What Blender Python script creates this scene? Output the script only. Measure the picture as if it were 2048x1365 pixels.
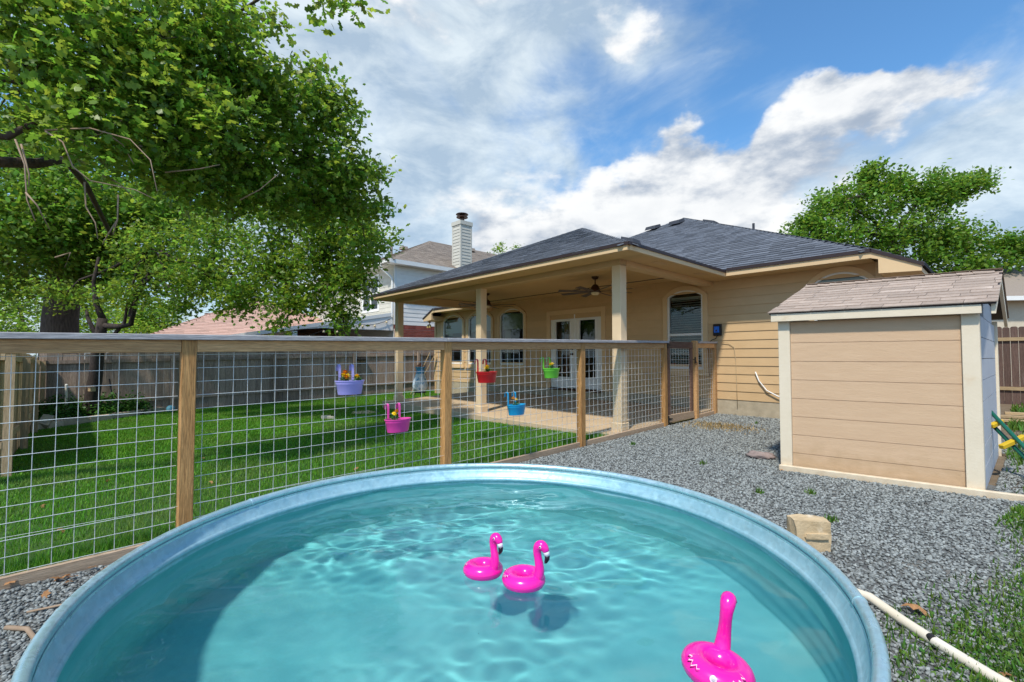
import bpy, math, random
import numpy as np
from mathutils import Vector, Matrix
R = math.radians
rng = np.random.default_rng(7)
random.seed(7)
scene = bpy.context.scene
COL = scene.collection
for o in list(bpy.data.objects):
    bpy.data.objects.remove(o)

# ------------------------------------------------------------------ camera, sky, sun, exposure
cam_d = bpy.data.cameras.new('camera')
cam_d.sensor_width = 36.0
cam_d.lens = 16.35
cam_d.clip_start = 0.02
cam_d.clip_end = 2000
cam = bpy.data.objects.new('camera', cam_d)
cam.location = (0, 0, 1.34)
cam.rotation_euler = (R(90 + 1.97), 0, 0)
COL.objects.link(cam)
scene.camera = cam

SUN_EL, SUN_AZ = 56.0, 206.0      # azimuth of the sun clockwise from +Y
world = bpy.data.worlds.new('World')
scene.world = world
world.use_nodes = True
wn, wl = world.node_tree.nodes, world.node_tree.links
wn.clear()


def N(nodes, typ, **kw):
    n = nodes.new(typ)
    for k, v in kw.items():
        if k in n.inputs:
            n.inputs[k].default_value = v
        else:
            setattr(n, k, v)
    return n


def math_node(nodes, links, op, a, b=None, clamp=False):
    n = nodes.new('ShaderNodeMath')
    n.operation = op
    n.use_clamp = clamp
    for i, x in enumerate((a, b)):
        if x is None:
            continue
        if isinstance(x, (int, float)):
            n.inputs[i].default_value = x
        else:
            links.new(x, n.inputs[i])
    return n.outputs[0]


def build_world():
    m = lambda op, a, b=None, clamp=False: math_node(wn, wl, op, a, b, clamp)
    out = wn.new('ShaderNodeOutputWorld')
    bg = wn.new('ShaderNodeBackground')
    bg.inputs[1].default_value = 0.125
    wl.new(bg.outputs[0], out.inputs[0])
    sky = wn.new('ShaderNodeTexSky')
    sky.sky_type = 'NISHITA'
    sky.sun_disc = False
    sky.sun_elevation = R(SUN_EL)
    sky.sun_rotation = R(SUN_AZ)
    sky.air_density = 1.0
    sky.dust_density = 0.6
    sky.ozone_density = 3.0
    tint = N(wn, 'ShaderNodeMix', data_type='RGBA', blend_type='MULTIPLY')
    tint.inputs[0].default_value = 1.0
    tint.inputs[7].default_value = (SKYT[0], SKYT[1], SKYT[2], 1)
    wl.new(sky.outputs[0], tint.inputs[6])
    tc = wn.new('ShaderNodeTexCoord')
    d = tc.outputs['Generated']

    def noise(scale3, sc, det, rough, off=(0, 0, 0), dist=0.0):
        mp = wn.new('ShaderNodeMapping')
        mp.inputs['Scale'].default_value = scale3
        mp.inputs['Location'].default_value = off
        wl.new(d, mp.inputs[0])
        nz = wn.new('ShaderNodeTexNoise')
        nz.inputs['Scale'].default_value = sc
        nz.inputs['Detail'].default_value = det
        nz.inputs['Roughness'].default_value = rough
        nz.inputs['Distortion'].default_value = dist
        wl.new(mp.outputs[0], nz.inputs['Vector'])
        return nz.outputs['Fac']

    def warp_dir():
        nz = wn.new('ShaderNodeTexNoise')
        nz.inputs['Scale'].default_value = 7.0
        nz.inputs['Detail'].default_value = 5.0
        wl.new(d, nz.inputs['Vector'])
        s = N(wn, 'ShaderNodeVectorMath', operation='SUBTRACT')
        wl.new(nz.outputs['Color'], s.inputs[0])
        s.inputs[1].default_value = (.5, .5, .5)
        a = N(wn, 'ShaderNodeVectorMath', operation='SCALE')
        wl.new(s.outputs[0], a.inputs[0])
        a.inputs['Scale'].default_value = 0.22
        b = N(wn, 'ShaderNodeVectorMath', operation='ADD')
        wl.new(d, b.inputs[0])
        wl.new(a.outputs[0], b.inputs[1])
        return b.outputs[0]
    dw = warp_dir()

    def bank(azim, elev, ra, re, wt):
        # one cloud mass (or one clear gap) of the sky: a soft ellipse around a compass direction
        az, el = R(azim), R(elev)
        c = Vector((math.sin(az) * math.cos(el), math.cos(az) * math.cos(el), math.sin(el)))
        rt = Vector((math.cos(az), -math.sin(az), 0))
        up = rt.cross(c)
        def comp(vec, r):
            n = N(wn, 'ShaderNodeVectorMath', operation='DOT_PRODUCT')
            wl.new(dw, n.inputs[0])
            n.inputs[1].default_value = vec / math.sin(R(r))
            return n.outputs['Value']
        x, y = comp(rt, ra), comp(up, re)
        off = c.dot(up) / math.sin(R(re))
        r2 = m('ADD', m('MULTIPLY', x, x), m('MULTIPLY', y, y))
        f = N(wn, 'ShaderNodeVectorMath', operation='DOT_PRODUCT')
        wl.new(d, f.inputs[0]); f.inputs[1].default_value = c
        front = m('GREATER_THAN', f.outputs['Value'], 0.2)
        g = m('DIVIDE', 1.0, m('ADD', 1.0, m('MULTIPLY', r2, r2)))
        return m('MULTIPLY', m('MULTIPLY', g, front), wt)
    # high thin veil
    veil = noise((1, 1, 1.6), 2.6, 7, .62, (3.1, .4, 1.0), .6)
    veil_b = None
    for args in VEIL:
        b = bank(*args)
        veil_b = b if veil_b is None else m('ADD', veil_b, b)
    sp = wn.new('ShaderNodeSeparateXYZ')
    wl.new(d, sp.inputs[0])
    lowz = m('MULTIPLY', m('SUBTRACT', 1.0, m('MULTIPLY', m('ABSOLUTE', sp.outputs[2]), 3.2), True), .34)
    veil = m('ADD', m('ADD', veil, veil_b), lowz)
    mr = N(wn, 'ShaderNodeMapRange', interpolation_type='SMOOTHSTEP')
    wl.new(veil, mr.inputs[0])
    mr.inputs[1].default_value, mr.inputs[2].default_value = .40, .86
    veil_a = m('MULTIPLY', mr.outputs[0], .88)
    # cumulus
    def cum(off):
        a = noise((1, 1, 2.0), 4.2, 9, .58, off)
        return a
    banks = None
    for args in BANKS:
        b = bank(*args)
        banks = b if banks is None else m('ADD', banks, b)
    c0 = m('ADD', cum((0, 0, 0)), banks)
    c1 = m('ADD', cum((-.02, -.03, .085)), banks)
    mr2 = N(wn, 'ShaderNodeMapRange', interpolation_type='SMOOTHSTEP')
    wl.new(c0, mr2.inputs[0])
    mr2.inputs[1].default_value, mr2.inputs[2].default_value = .60, .76
    dens = mr2.outputs[0]
    # thicker = darker base; thinner towards the sun = bright top
    mr3 = N(wn, 'ShaderNodeMapRange', interpolation_type='SMOOTHSTEP')
    wl.new(m('SUBTRACT', c0, c1), mr3.inputs[0])
    mr3.inputs[1].default_value, mr3.inputs[2].default_value = -.17, .09
    thick = N(wn, 'ShaderNodeMapRange', interpolation_type='SMOOTHSTEP')
    wl.new(c0, thick.inputs[0])
    thick.inputs[1].default_value, thick.inputs[2].default_value = .78, 1.25
    lit = m('SUBTRACT', mr3.outputs[0], m('MULTIPLY', thick.outputs[0], .42), True)
    cc = N(wn, 'ShaderNodeMix', data_type='RGBA')
    wl.new(lit, cc.inputs[0])
    cc.inputs[6].default_value = (1.45, 1.75, 2.2, 1)
    cc.inputs[7].default_value = (3.65, 3.7, 3.72, 1)
    vn = noise((1, 1, 2.2), 6.0, 6, .6, (7, 2, 0), .3)
    vr = N(wn, 'ShaderNodeMapRange')
    wl.new(vn, vr.inputs[0])
    vr.inputs[1].default_value, vr.inputs[2].default_value = .38, .64
    vc = N(wn, 'ShaderNodeMix', data_type='RGBA')
    wl.new(vr.outputs[0], vc.inputs[0])
    vc.inputs[6].default_value = (1.7, 2.15, 2.6, 1)
    vc.inputs[7].default_value = (3.1, 3.45, 3.6, 1)
    x1 = N(wn, 'ShaderNodeMix', data_type='RGBA')
    wl.new(veil_a, x1.inputs[0])
    wl.new(tint.outputs[2], x1.inputs[6])
    wl.new(vc.outputs[2], x1.inputs[7])
    x2 = N(wn, 'ShaderNodeMix', data_type='RGBA')
    wl.new(dens, x2.inputs[0])
    wl.new(x1.outputs[2], x2.inputs[6])
    wl.new(cc.outputs[2], x2.inputs[7])
    wl.new(x2.outputs[2], bg.inputs[0])


SKYT = (.46, .70, .80)
# (compass azimuth, elevation, half width, half height, weight)
VEIL = [(-16, 30, 20, 16, .30), (-6, 14, 20, 8, .20), (6, 38, 14, 6, .18), (9, 28, 10, 4, -.13), (31, 33, 15, 7, -.19), (44, 14, 16, 9, .32)]
BANKS = [(14, 14, 20, 10, .26), (21, 21, 9, 5.0, .24), (31, 18.5, 6, 3.5, .17), (4, 14, 8, 3, .12), (8, 29, 9, 3.5, -.26), (29.5, 26, 3.0, 2.5, -.14), (32, 33, 18, 7, -.36), (39, 24.6, 7.5, 2.6, .38), (15, 35, 5.5, 3.2, .32), (1, 13.5, 9, 2.5, .10), (-8, 37, 5, 3, .2)]
build_world()
world.cycles.sampling_method = 'MANUAL'
world.cycles.sample_map_resolution = 512

sun_d = bpy.data.lights.new('sun', 'SUN')
sun_d.energy = 2.0
sun_d.angle = R(3.0)
sun_d.color = (1.0, .94, .84)
sun = bpy.data.objects.new('sun', sun_d)
COL.objects.link(sun)
to_sun = Vector((math.sin(R(SUN_AZ)) * math.cos(R(SUN_EL)), math.cos(R(SUN_AZ)) * math.cos(R(SUN_EL)), math.sin(R(SUN_EL))))
sun.rotation_euler = to_sun.to_track_quat('Z', 'Y').to_euler()
sun.location = to_sun * 60

vs = scene.view_settings
scene.display_settings.display_device = 'sRGB'
vs.view_transform = 'Standard'
vs.look = 'None'
vs.exposure = 1.15
vs.gamma = 1.0
vs.use_curve_mapping = False
scene.render.engine = 'CYCLES'
cy = scene.cycles
cy.max_bounces = 10
cy.transparent_max_bounces = 24
cy.transmission_bounces = 8
cy.diffuse_bounces = 6
cy.sample_clamp_indirect = 6.0
cy.use_denoising = True

# ------------------------------------------------------------------ materials
MATS = {}


def mat(name, c1, c2=None, scale=8.0, stretch=(1, 1, 1), rough=.75, bump=.0, bscale=None, spec=.3, metal=0.0,
        var=0.0, detail=5.0, c3=None, c3_lo=.62, c3_hi=.72, c3_scale=3.0, island=False, trans=0.0, coat=0.0, grain=0.0, sat_var=0.0, dirt=None, cells=0.0):
    m = bpy.data.materials.new(name)
    m.use_nodes = True
    nt = m.node_tree
    n, l = nt.nodes, nt.links
    n.clear()
    out = n.new('ShaderNodeOutputMaterial')
    p = n.new('ShaderNodeBsdfPrincipled')
    p.inputs['Roughness'].default_value = rough
    p.inputs['Specular IOR Level'].default_value = spec
    p.inputs['Metallic'].default_value = metal
    p.inputs['Coat Weight'].default_value = coat
    c2 = c2 or tuple(x * .8 for x in c1)
    tc = n.new('ShaderNodeTexCoord')
    mp = n.new('ShaderNodeMapping')
    mp.inputs['Scale'].default_value = stretch
    l.new(tc.outputs['Object'], mp.inputs[0])
    oi = n.new('ShaderNodeObjectInfo')
    cmb = n.new('ShaderNodeCombineXYZ')
    for k in range(3):
        l.new(math_node(n, l, 'MULTIPLY', oi.outputs['Random'], 17.3 + 5 * k), cmb.inputs[k])
    l.new(cmb.outputs[0], mp.inputs['Location'])
    nz = N(n, 'ShaderNodeTexNoise', Scale=scale, Detail=detail, Roughness=.62)
    l.new(mp.outputs[0], nz.inputs['Vector'])
    mr = n.new('ShaderNodeMapRange')
    mr.inputs[1].default_value, mr.inputs[2].default_value = .3, .7
    l.new(nz.outputs['Fac'], mr.inputs[0])
    mx = N(n, 'ShaderNodeMix', data_type='RGBA')
    l.new(mr.outputs[0], mx.inputs[0])
    mx.inputs[6].default_value = (*c1, 1)
    mx.inputs[7].default_value = (*c2, 1)
    col = mx.outputs[2]
    if grain:
        wv = N(n, 'ShaderNodeTexNoise', Scale=scale * 5, Detail=3.0, Roughness=.6)
        l.new(mp.outputs[0], wv.inputs['Vector'])
        g = n.new('ShaderNodeMapRange')
        g.inputs[1].default_value, g.inputs[2].default_value = .35, .6
        g.inputs[3].default_value, g.inputs[4].default_value = 1 - grain, 1.0
        l.new(wv.outputs['Fac'], g.inputs[0])
        mm = N(n, 'ShaderNodeMix', data_type='RGBA', blend_type='MULTIPLY')
        mm.inputs[0].default_value = 1.0
        l.new(col, mm.inputs[6])
        l.new(g.outputs[0], mm.inputs[7])
        col = mm.outputs[2]
    if c3:
        nz3 = N(n, 'ShaderNodeTexNoise', Scale=c3_scale, Detail=6.0, Roughness=.65)
        l.new(mp.outputs[0], nz3.inputs['Vector'])
        r3 = n.new('ShaderNodeMapRange')
        r3.inputs[1].default_value, r3.inputs[2].default_value = c3_lo, c3_hi
        l.new(nz3.outputs['Fac'], r3.inputs[0])
        m3 = N(n, 'ShaderNodeMix', data_type='RGBA')
        l.new(r3.outputs[0], m3.inputs[0])
        l.new(col, m3.inputs[6])
        m3.inputs[7].default_value = (*c3, 1)
        col = m3.outputs[2]
    if var or sat_var:
        rnd = oi.outputs['Random']
        if island:
            ge = n.new('ShaderNodeNewGeometry')
            rnd = math_node(n, l, 'FRACT', math_node(n, l, 'ADD', rnd, ge.outputs['Random Per Island']))
        hs = n.new('ShaderNodeHueSaturation')
        v = math_node(n, l, 'ADD', math_node(n, l, 'MULTIPLY', rnd, 2 * var), 1 - var)
        l.new(v, hs.inputs['Value'])
        if sat_var:
            r2 = math_node(n, l, 'FRACT', math_node(n, l, 'MULTIPLY', rnd, 7.31))
            l.new(math_node(n, l, 'ADD', math_node(n, l, 'MULTIPLY', r2, sat_var), .5 - sat_var / 2), hs.inputs['Hue'])
        l.new(col, hs.inputs['Color'])
        col = hs.outputs[0]
    if dirt:
        # splashed soil: a stain with its own ragged edge along the foot of the piece
        sz = n.new('ShaderNodeSeparateXYZ')
        l.new(tc.outputs['Object'], sz.inputs[0])
        dn = N(n, 'ShaderNodeTexNoise', Scale=9.0, Detail=6.0)
        l.new(tc.outputs['Object'], dn.inputs['Vector'])
        hgt = math_node(n, l, 'ADD', sz.outputs[2], math_node(n, l, 'MULTIPLY', math_node(n, l, 'SUBTRACT', dn.outputs['Fac'], .5), dirt[1] * 1.6))
        dr = n.new('ShaderNodeMapRange')
        dr.inputs[1].default_value, dr.inputs[2].default_value = dirt[0] + dirt[1], dirt[0]
        dr.inputs[3].default_value, dr.inputs[4].default_value = 0, .55
        l.new(hgt, dr.inputs[0])
        dm = N(n, 'ShaderNodeMix', data_type='RGBA')
        l.new(dr.outputs[0], dm.inputs[0])
        l.new(col, dm.inputs[6])
        dm.inputs[7].default_value = (.40, .26, .13, 1)
        col = dm.outputs[2]
    if cells:
        vo = N(n, 'ShaderNodeTexVoronoi', Scale=cells)
        l.new(tc.outputs['Object'], vo.inputs['Vector'])
        vm = n.new('ShaderNodeSeparateXYZ')
        l.new(vo.outputs['Color'], vm.inputs[0])
        vh = n.new('ShaderNodeHueSaturation')
        l.new(math_node(n, l, 'ADD', math_node(n, l, 'MULTIPLY', vm.outputs[0], .13), .935), vh.inputs['Value'])
        l.new(col, vh.inputs['Color'])
        col = vh.outputs[0]
        l.new(math_node(n, l, 'ADD', math_node(n, l, 'MULTIPLY', vm.outputs[1], .22), rough - .1), p.inputs['Roughness'])
    l.new(col, p.inputs['Base Color'])
    if bump:
        bz = N(n, 'ShaderNodeTexNoise', Scale=bscale or scale * 4, Detail=5.0, Roughness=.6)
        l.new(mp.outputs[0], bz.inputs['Vector'])
        b = n.new('ShaderNodeBump')
        b.inputs['Strength'].default_value = bump
        b.inputs['Distance'].default_value = .01
        l.new(bz.outputs['Fac'], b.inputs['Height'])
        l.new(b.outputs[0], p.inputs['Normal'])
    sh = p.outputs[0]
    if trans:
        t = n.new('ShaderNodeBsdfTranslucent')
        hs2 = n.new('ShaderNodeHueSaturation')
        hs2.inputs['Value'].default_value = 1.6
        hs2.inputs['Hue'].default_value = .485
        l.new(col, hs2.inputs['Color'])
        l.new(hs2.outputs[0], t.inputs[0])
        ms = n.new('ShaderNodeMixShader')
        ms.inputs[0].default_value = trans
        l.new(sh, ms.inputs[1])
        l.new(t.outputs[0], ms.inputs[2])
        sh = ms.outputs[0]
    l.new(sh, out.inputs[0])
    MATS[name] = m
    return m


TAN = mat('tan_paint', (.63, .43, .23), (.58, .39, .205), 3, rough=.6, bump=.06, bscale=60, var=.05)
TAN_TRIM = mat('tan_trim_paint', (.72, .51, .29), (.67, .47, .26), 3, rough=.55, bump=.05, bscale=50, var=.03)
CEIL = mat('ceiling_paint', (.66, .44, .21), (.62, .41, .19), 2, rough=.6)
COLUMN = mat('column_paint', (.76, .575, .365), (.71, .53, .33), 3, rough=.55, bump=.05, bscale=40)
FOUND = mat('foundation_concrete', (.50, .42, .30), (.36, .30, .21), 5, rough=.9, bump=.4, bscale=40)
SLAB = mat('patio_concrete', (.56, .42, .27), (.46, .34, .21), 1.6, rough=.8, bump=.15, bscale=50, c3=(.62, .50, .36), c3_scale=1.2)
SHINGLE = mat('slate_shingle', (.135, .147, .172), (.10, .11, .13), 40, rough=.9, bump=.5, bscale=160, var=.28, island=True)
DECK = mat('roof_deck', (.05, .055, .07), (.04, .045, .055), 8, rough=.9)
BROWN_SHINGLE = mat('weathered_shingle', (.42, .33, .27), (.33, .255, .205), 30, rough=.95, bump=.5, bscale=170, var=.14, island=True, c3=(.52, .42, .35), c3_scale=4, c3_lo=.55, c3_hi=.7)
TAUPE_SHINGLE = mat('taupe_shingle', (.30, .245, .20), (.24, .195, .16), 20, rough=.95, bump=.4, bscale=60, var=.18, island=True)
PINK_ROOF = mat('pink_shingle', (.56, .36, .29), (.50, .315, .25), 12, rough=.95, bump=.4, bscale=60, var=.12, island=True)
DRIP = mat('drip_edge_metal', (.045, .03, .03), None, 5, rough=.5)
SHED = mat('shed_paint', (.61, .42, .265), (.57, .385, .24), 4, (1, 1, 9), rough=.65, bump=.35, bscale=26, c3=(.64, .445, .285), c3_scale=2.5, c3_lo=.5, c3_hi=.75, dirt=(.10, .28))
SHED_TRIM = mat('shed_trim_paint', (.74, .64, .49), (.68, .58, .43), 4, (1, 1, 1), rough=.6, bump=.2, bscale=45, c3=(.62, .45, .27), c3_scale=2.2, c3_lo=.6, c3_hi=.8, dirt=(.03, .2))
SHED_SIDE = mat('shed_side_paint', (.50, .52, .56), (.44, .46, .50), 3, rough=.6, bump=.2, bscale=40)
WHITE = mat('white_paint', (.80, .79, .76), (.76, .75, .72), 4, rough=.45)
WHITE_SIDING = mat('white_siding', (.84, .81, .76), (.78, .75, .70), 3, rough=.6, var=.04)
GREY_SIDING = mat('grey_siding', (.60, .57, .49), (.54, .51, .44), 3, rough=.7, var=.06)
BRICK = mat('red_brick', (.30, .085, .06), (.22, .06, .045), 14, rough=.9, bump=.3, var=.22, island=True)
MORTAR = mat('mortar', (.48, .43, .38), None, 20, rough=.95)
CAPWOOD = mat('grey_cap_wood', (.54, .52, .52), (.38, .36, .36), 5, (8, .5, 8), rough=.85, bump=.4, bscale=14, grain=.35, var=.08, c3=(.62, .61, .62), c3_scale=2.5)
RAILWOOD = mat('cedar_rail_wood', (.72, .43, .20), (.54, .29, .12), 5, (6, .45, 10), rough=.75, bump=.35, bscale=16, grain=.38, var=.16, c3=(.24, .11, .045), c3_scale=1.8, c3_lo=.60, c3_hi=.78)
POSTWOOD = mat('cedar_post_wood', (.68, .38, .145), (.48, .24, .08), 5, (10, 10, .45), rough=.75, bump=.35, bscale=16, grain=.5, var=.14, c3=(.17, .07, .025), c3_scale=2.2, c3_lo=.58, c3_hi=.70)
KICKWOOD = mat('kick_board_wood', (.54, .40, .28), (.42, .30, .20), 5, (6, .5, 10), rough=.85, bump=.35, bscale=16, grain=.35, var=.10)
GATEWOOD = mat('dark_gate_wood', (.22, .13, .095), (.13, .07, .05), 6, (6, .8, 4), rough=.8, bump=.3, grain=.3, var=.2)
OLDWOOD = mat('weathered_fence_wood', (.50, .375, .29), (.34, .245, .185), 6, (9, 9, .4), rough=.9, bump=.4, bscale=18, grain=.45, var=.24, c3=(.09, .07, .065), c3_scale=3, c3_lo=.58, c3_hi=.75)
NEWWOOD = mat('new_picket_wood', (.68, .50, .30), (.56, .38, .21), 5, (9, 9, .4), rough=.8, bump=.3, grain=.4, var=.2, c3=(.30, .17, .07), c3_scale=4, c3_lo=.62, c3_hi=.75)
BROWNWOOD = mat('brown_fence_wood', (.20, .125, .10), (.12, .075, .06), 6, (9, 9, .4), rough=.9, bump=.4, grain=.4, var=.22, c3=(.33, .25, .22), c3_scale=3, c3_lo=.6, c3_hi=.8)
LUMBER = mat('sawn_lumber', (.52, .38, .22), (.40, .28, .15), 5, (1, 8, 8), rough=.8, grain=.3, var=.15)
WIRE = mat('galvanised_wire', (.76, .79, .79), (.68, .72, .72), 20, rough=.4, metal=.3, spec=.5)
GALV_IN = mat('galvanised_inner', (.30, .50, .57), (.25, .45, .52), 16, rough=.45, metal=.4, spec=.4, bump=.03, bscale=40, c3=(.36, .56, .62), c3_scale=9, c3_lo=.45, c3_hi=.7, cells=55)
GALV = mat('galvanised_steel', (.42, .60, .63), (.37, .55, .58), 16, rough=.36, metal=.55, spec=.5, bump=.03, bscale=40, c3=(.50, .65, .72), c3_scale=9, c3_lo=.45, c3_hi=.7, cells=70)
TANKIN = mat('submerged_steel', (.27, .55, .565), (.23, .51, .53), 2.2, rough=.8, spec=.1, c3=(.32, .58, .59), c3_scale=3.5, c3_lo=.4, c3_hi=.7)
BLACK = mat('black_iron', (.02, .02, .022), None, 10, rough=.5)
GLASSM = None
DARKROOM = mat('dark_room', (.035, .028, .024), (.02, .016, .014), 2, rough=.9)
CURTAIN = mat('curtain_cloth', (.50, .52, .46), (.40, .42, .36), 3, (14, 14, .4), rough=.9)
SHADEM = mat('window_shade', (.55, .58, .50), (.48, .51, .44), 3, (.5, .5, 16), rough=.9)
BLIND = mat('blind_slat', (.66, .66, .60), None, 3, rough=.6)
BRONZE = mat('bronze_metal', (.10, .05, .035), (.06, .03, .02), 8, rough=.35, metal=.6)
BLADE = mat('fan_blade_wood', (.13, .10, .08), (.10, .075, .06), 6, rough=.5)
LAMPG = mat('lamp_glass', (.80, .66, .42), None, 3, rough=.3)
PINK = mat('pink_vinyl', (.90, .012, .36), (.86, .010, .33), 3, rough=.22, spec=.5, coat=.25)
PRINTW = mat('white_print', (.85, .80, .84), None, 3, rough=.3)
PRINTB = mat('black_print', (.015, .01, .02), None, 3, rough=.3)
CLEARV = mat('valve_vinyl', (.75, .62, .70), None, 3, rough=.2)
SOIL = mat('potting_soil', (.09, .04, .022), (.03, .015, .01), 60, rough=1, bump=.8, bscale=90)
DIRT = mat('dirt', (.20, .15, .10), (.13, .095, .06), 6, rough=1, bump=.6, bscale=60, c3=(.27, .21, .14), c3_scale=3)
GRAVELBED = mat('gravel_bed', (.15, .155, .15), (.07, .07, .07), 46, rough=.95, bump=.9, bscale=55, c3=(.30, .27, .22), c3_scale=1.0, c3_lo=.55, c3_hi=.75)
STONES = mat('gravel_stone', (.235, .25, .24), (.185, .195, .188), 30, rough=.8, var=.55, island=True, bump=.2, sat_var=.06)
LAWNBED = mat('lawn_bed', (.022, .075, .010), (.05, .10, .018), 8, rough=1, bump=.6, bscale=60)
GRASS = mat('grass_blade', (.085, .255, .014), (.115, .29, .018), 1.3, rough=.6, var=.38, island=True, trans=.3, sat_var=.04, c3=(.15, .23, .045), c3_scale=.8, c3_lo=.48, c3_hi=.72)
WEED = mat('weed_leaf', (.10, .20, .02), (.06, .14, .02), 2, rough=.6, var=.4, island=True, trans=.3, sat_var=.06)
DRYGRASS = mat('dry_grass', (.38, .27, .12), (.25, .17, .07), 2, rough=.9, var=.3, island=True)
LEAF = mat('oak_leaf', (.140, .250, .026), (.180, .300, .03), .35, rough=.4, spec=.4, var=.5, island=True, trans=.52, sat_var=.07)
LEAF_Y = mat('oak_leaf_bright', (.20, .33, .035), (.155, .29, .033), .4, rough=.4, spec=.4, var=.4, island=True, trans=.55, sat_var=.06)
LEAF_D = mat('oak_leaf_dark', (.105, .225, .024), (.14, .265, .028), .4, rough=.5, spec=.3, var=.5, island=True, trans=.45, sat_var=.05)
LEAF_DRY = mat('dry_leaf', (.42, .23, .10), (.30, .14, .06), 12, rough=.8, var=.3, trans=.2)
SHRUB = mat('shrub_leaf', (.035, .12, .016), (.06, .16, .02), 1, rough=.5, var=.45, island=True, trans=.3)
BARK = mat('oak_bark', (.13, .095, .075), (.055, .04, .032), 9, (3, 3, .5), rough=.95, bump=1.0, bscale=22)
BARK_L = mat('pale_twig_bark', (.36, .26, .18), (.26, .18, .12), 12, rough=.9)
BARK_D = mat('dark_bark', (.075, .055, .047), (.03, .024, .02), 14, (2, 2, .6), rough=.95, bump=.8, bscale=30)
LIME = mat('limestone', (.58, .44, .27), (.45, .33, .19), 9, rough=.95, bump=.7, bscale=26, c3=(.70, .58, .42), c3_scale=5)
EDGESTONE = mat('edging_stone', (.50, .41, .30), (.38, .30, .22), 8, rough=.95, bump=.6, bscale=26, var=.15)
PVC = mat('white_pvc', (.76, .70, .60), (.68, .58, .42), 3, rough=.4, c3=(.60, .48, .32), c3_scale=5)
TERRA = mat('terracotta', (.45, .17, .09), (.36, .13, .07), 8, rough=.9)
BLUEBALL = mat('blue_ball_rubber', (.12, .36, .46), None, 5, rough=.5)
CHIMG = mat('blue_white_glaze', (.90, .93, .94), (.45, .64, .78), 9, rough=.3, spec=.5, c3=(.08, .32, .58), c3_scale=12, c3_lo=.56, c3_hi=.64)
CHIMB = mat('blue_glaze', (.05, .26, .50), (.08, .34, .58), 9, rough=.3, spec=.5)
GREENP = mat('green_ladder_paint', (.012, .13, .085), (.01, .10, .07), 6, rough=.4)
YELLOWP = mat('yellow_plastic', (.62, .42, .02), (.55, .36, .02), 6, rough=.5)
HELM_W = mat('helmet_white', (.72, .74, .80), None, 5, rough=.25)
HELM_B = mat('helmet_blue', (.03, .035, .22), None, 5, rough=.25)
BLUEPL = mat('blue_plastic', (.02, .17, .72), None, 5, rough=.35)
RAG = mat('grey_fabric', (.32, .25, .23), (.22, .17, .155), 20, rough=1)
BONE = mat('pale_stone', (.62, .56, .44), (.50, .44, .34), 10, rough=.9)
CORD = mat('tan_cord', (.55, .42, .25), None, 5, rough=.7)
PETAL = mat('yellow_petal', (.92, .66, .01), (.88, .54, .01), 30, rough=.6)
PETAL_O = mat('orange_petal', (.80, .34, .01), (.7, .2, .01), 30, rough=.6)
MARI = mat('marigold_leaf', (.045, .15, .035), (.07, .19, .05), 10, rough=.6, trans=.3)


def enamel(name, c):
    return mat(name, c, tuple(x * .93 for x in c), 5, rough=.28, spec=.5, coat=.2)


def glass_mat():
    m = bpy.data.materials.new('window_glass')
    m.use_nodes = True
    n, l = m.node_tree.nodes, m.node_tree.links
    n.clear()
    out = n.new('ShaderNodeOutputMaterial')
    t = n.new('ShaderNodeBsdfTransparent')
    t.inputs[0].default_value = (.72, .78, .76, 1)
    g = n.new('ShaderNodeBsdfGlossy')
    g.inputs['Roughness'].default_value = .02
    f = n.new('ShaderNodeFresnel')
    f.inputs[0].default_value = 1.52
    k = math_node(n, l, 'MULTIPLY', f.outputs[0], 1.6, True)
    ms = n.new('ShaderNodeMixShader')
    l.new(k, ms.inputs[0])
    l.new(t.outputs[0], ms.inputs[1])
    l.new(g.outputs[0], ms.inputs[2])
    l.new(ms.outputs[0], out.inputs[0])
    return m


GLASS = glass_mat()


def water_mat():
    m = bpy.data.materials.new('pool_water')
    m.use_nodes = True
    n, l = m.node_tree.nodes, m.node_tree.links
    n.clear()
    out = n.new('ShaderNodeOutputMaterial')
    r = n.new('ShaderNodeBsdfRefraction')
    r.inputs['Color'].default_value = (.72, .95, .955, 1)
    r.inputs['Roughness'].default_value = 0.0
    r.inputs['IOR'].default_value = 1.33
    g = n.new('ShaderNodeBsdfGlossy')
    g.inputs['Roughness'].default_value = .0
    f = n.new('ShaderNodeFresnel')
    f.inputs[0].default_value = 1.33
    ms = n.new('ShaderNodeMixShader')
    l.new(f.outputs[0], ms.inputs[0])
    l.new(r.outputs[0], ms.inputs[1])
    l.new(g.outputs[0], ms.inputs[2])
    l.new(ms.outputs[0], out.inputs[0])
    return m


WATER = water_mat()

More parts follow.
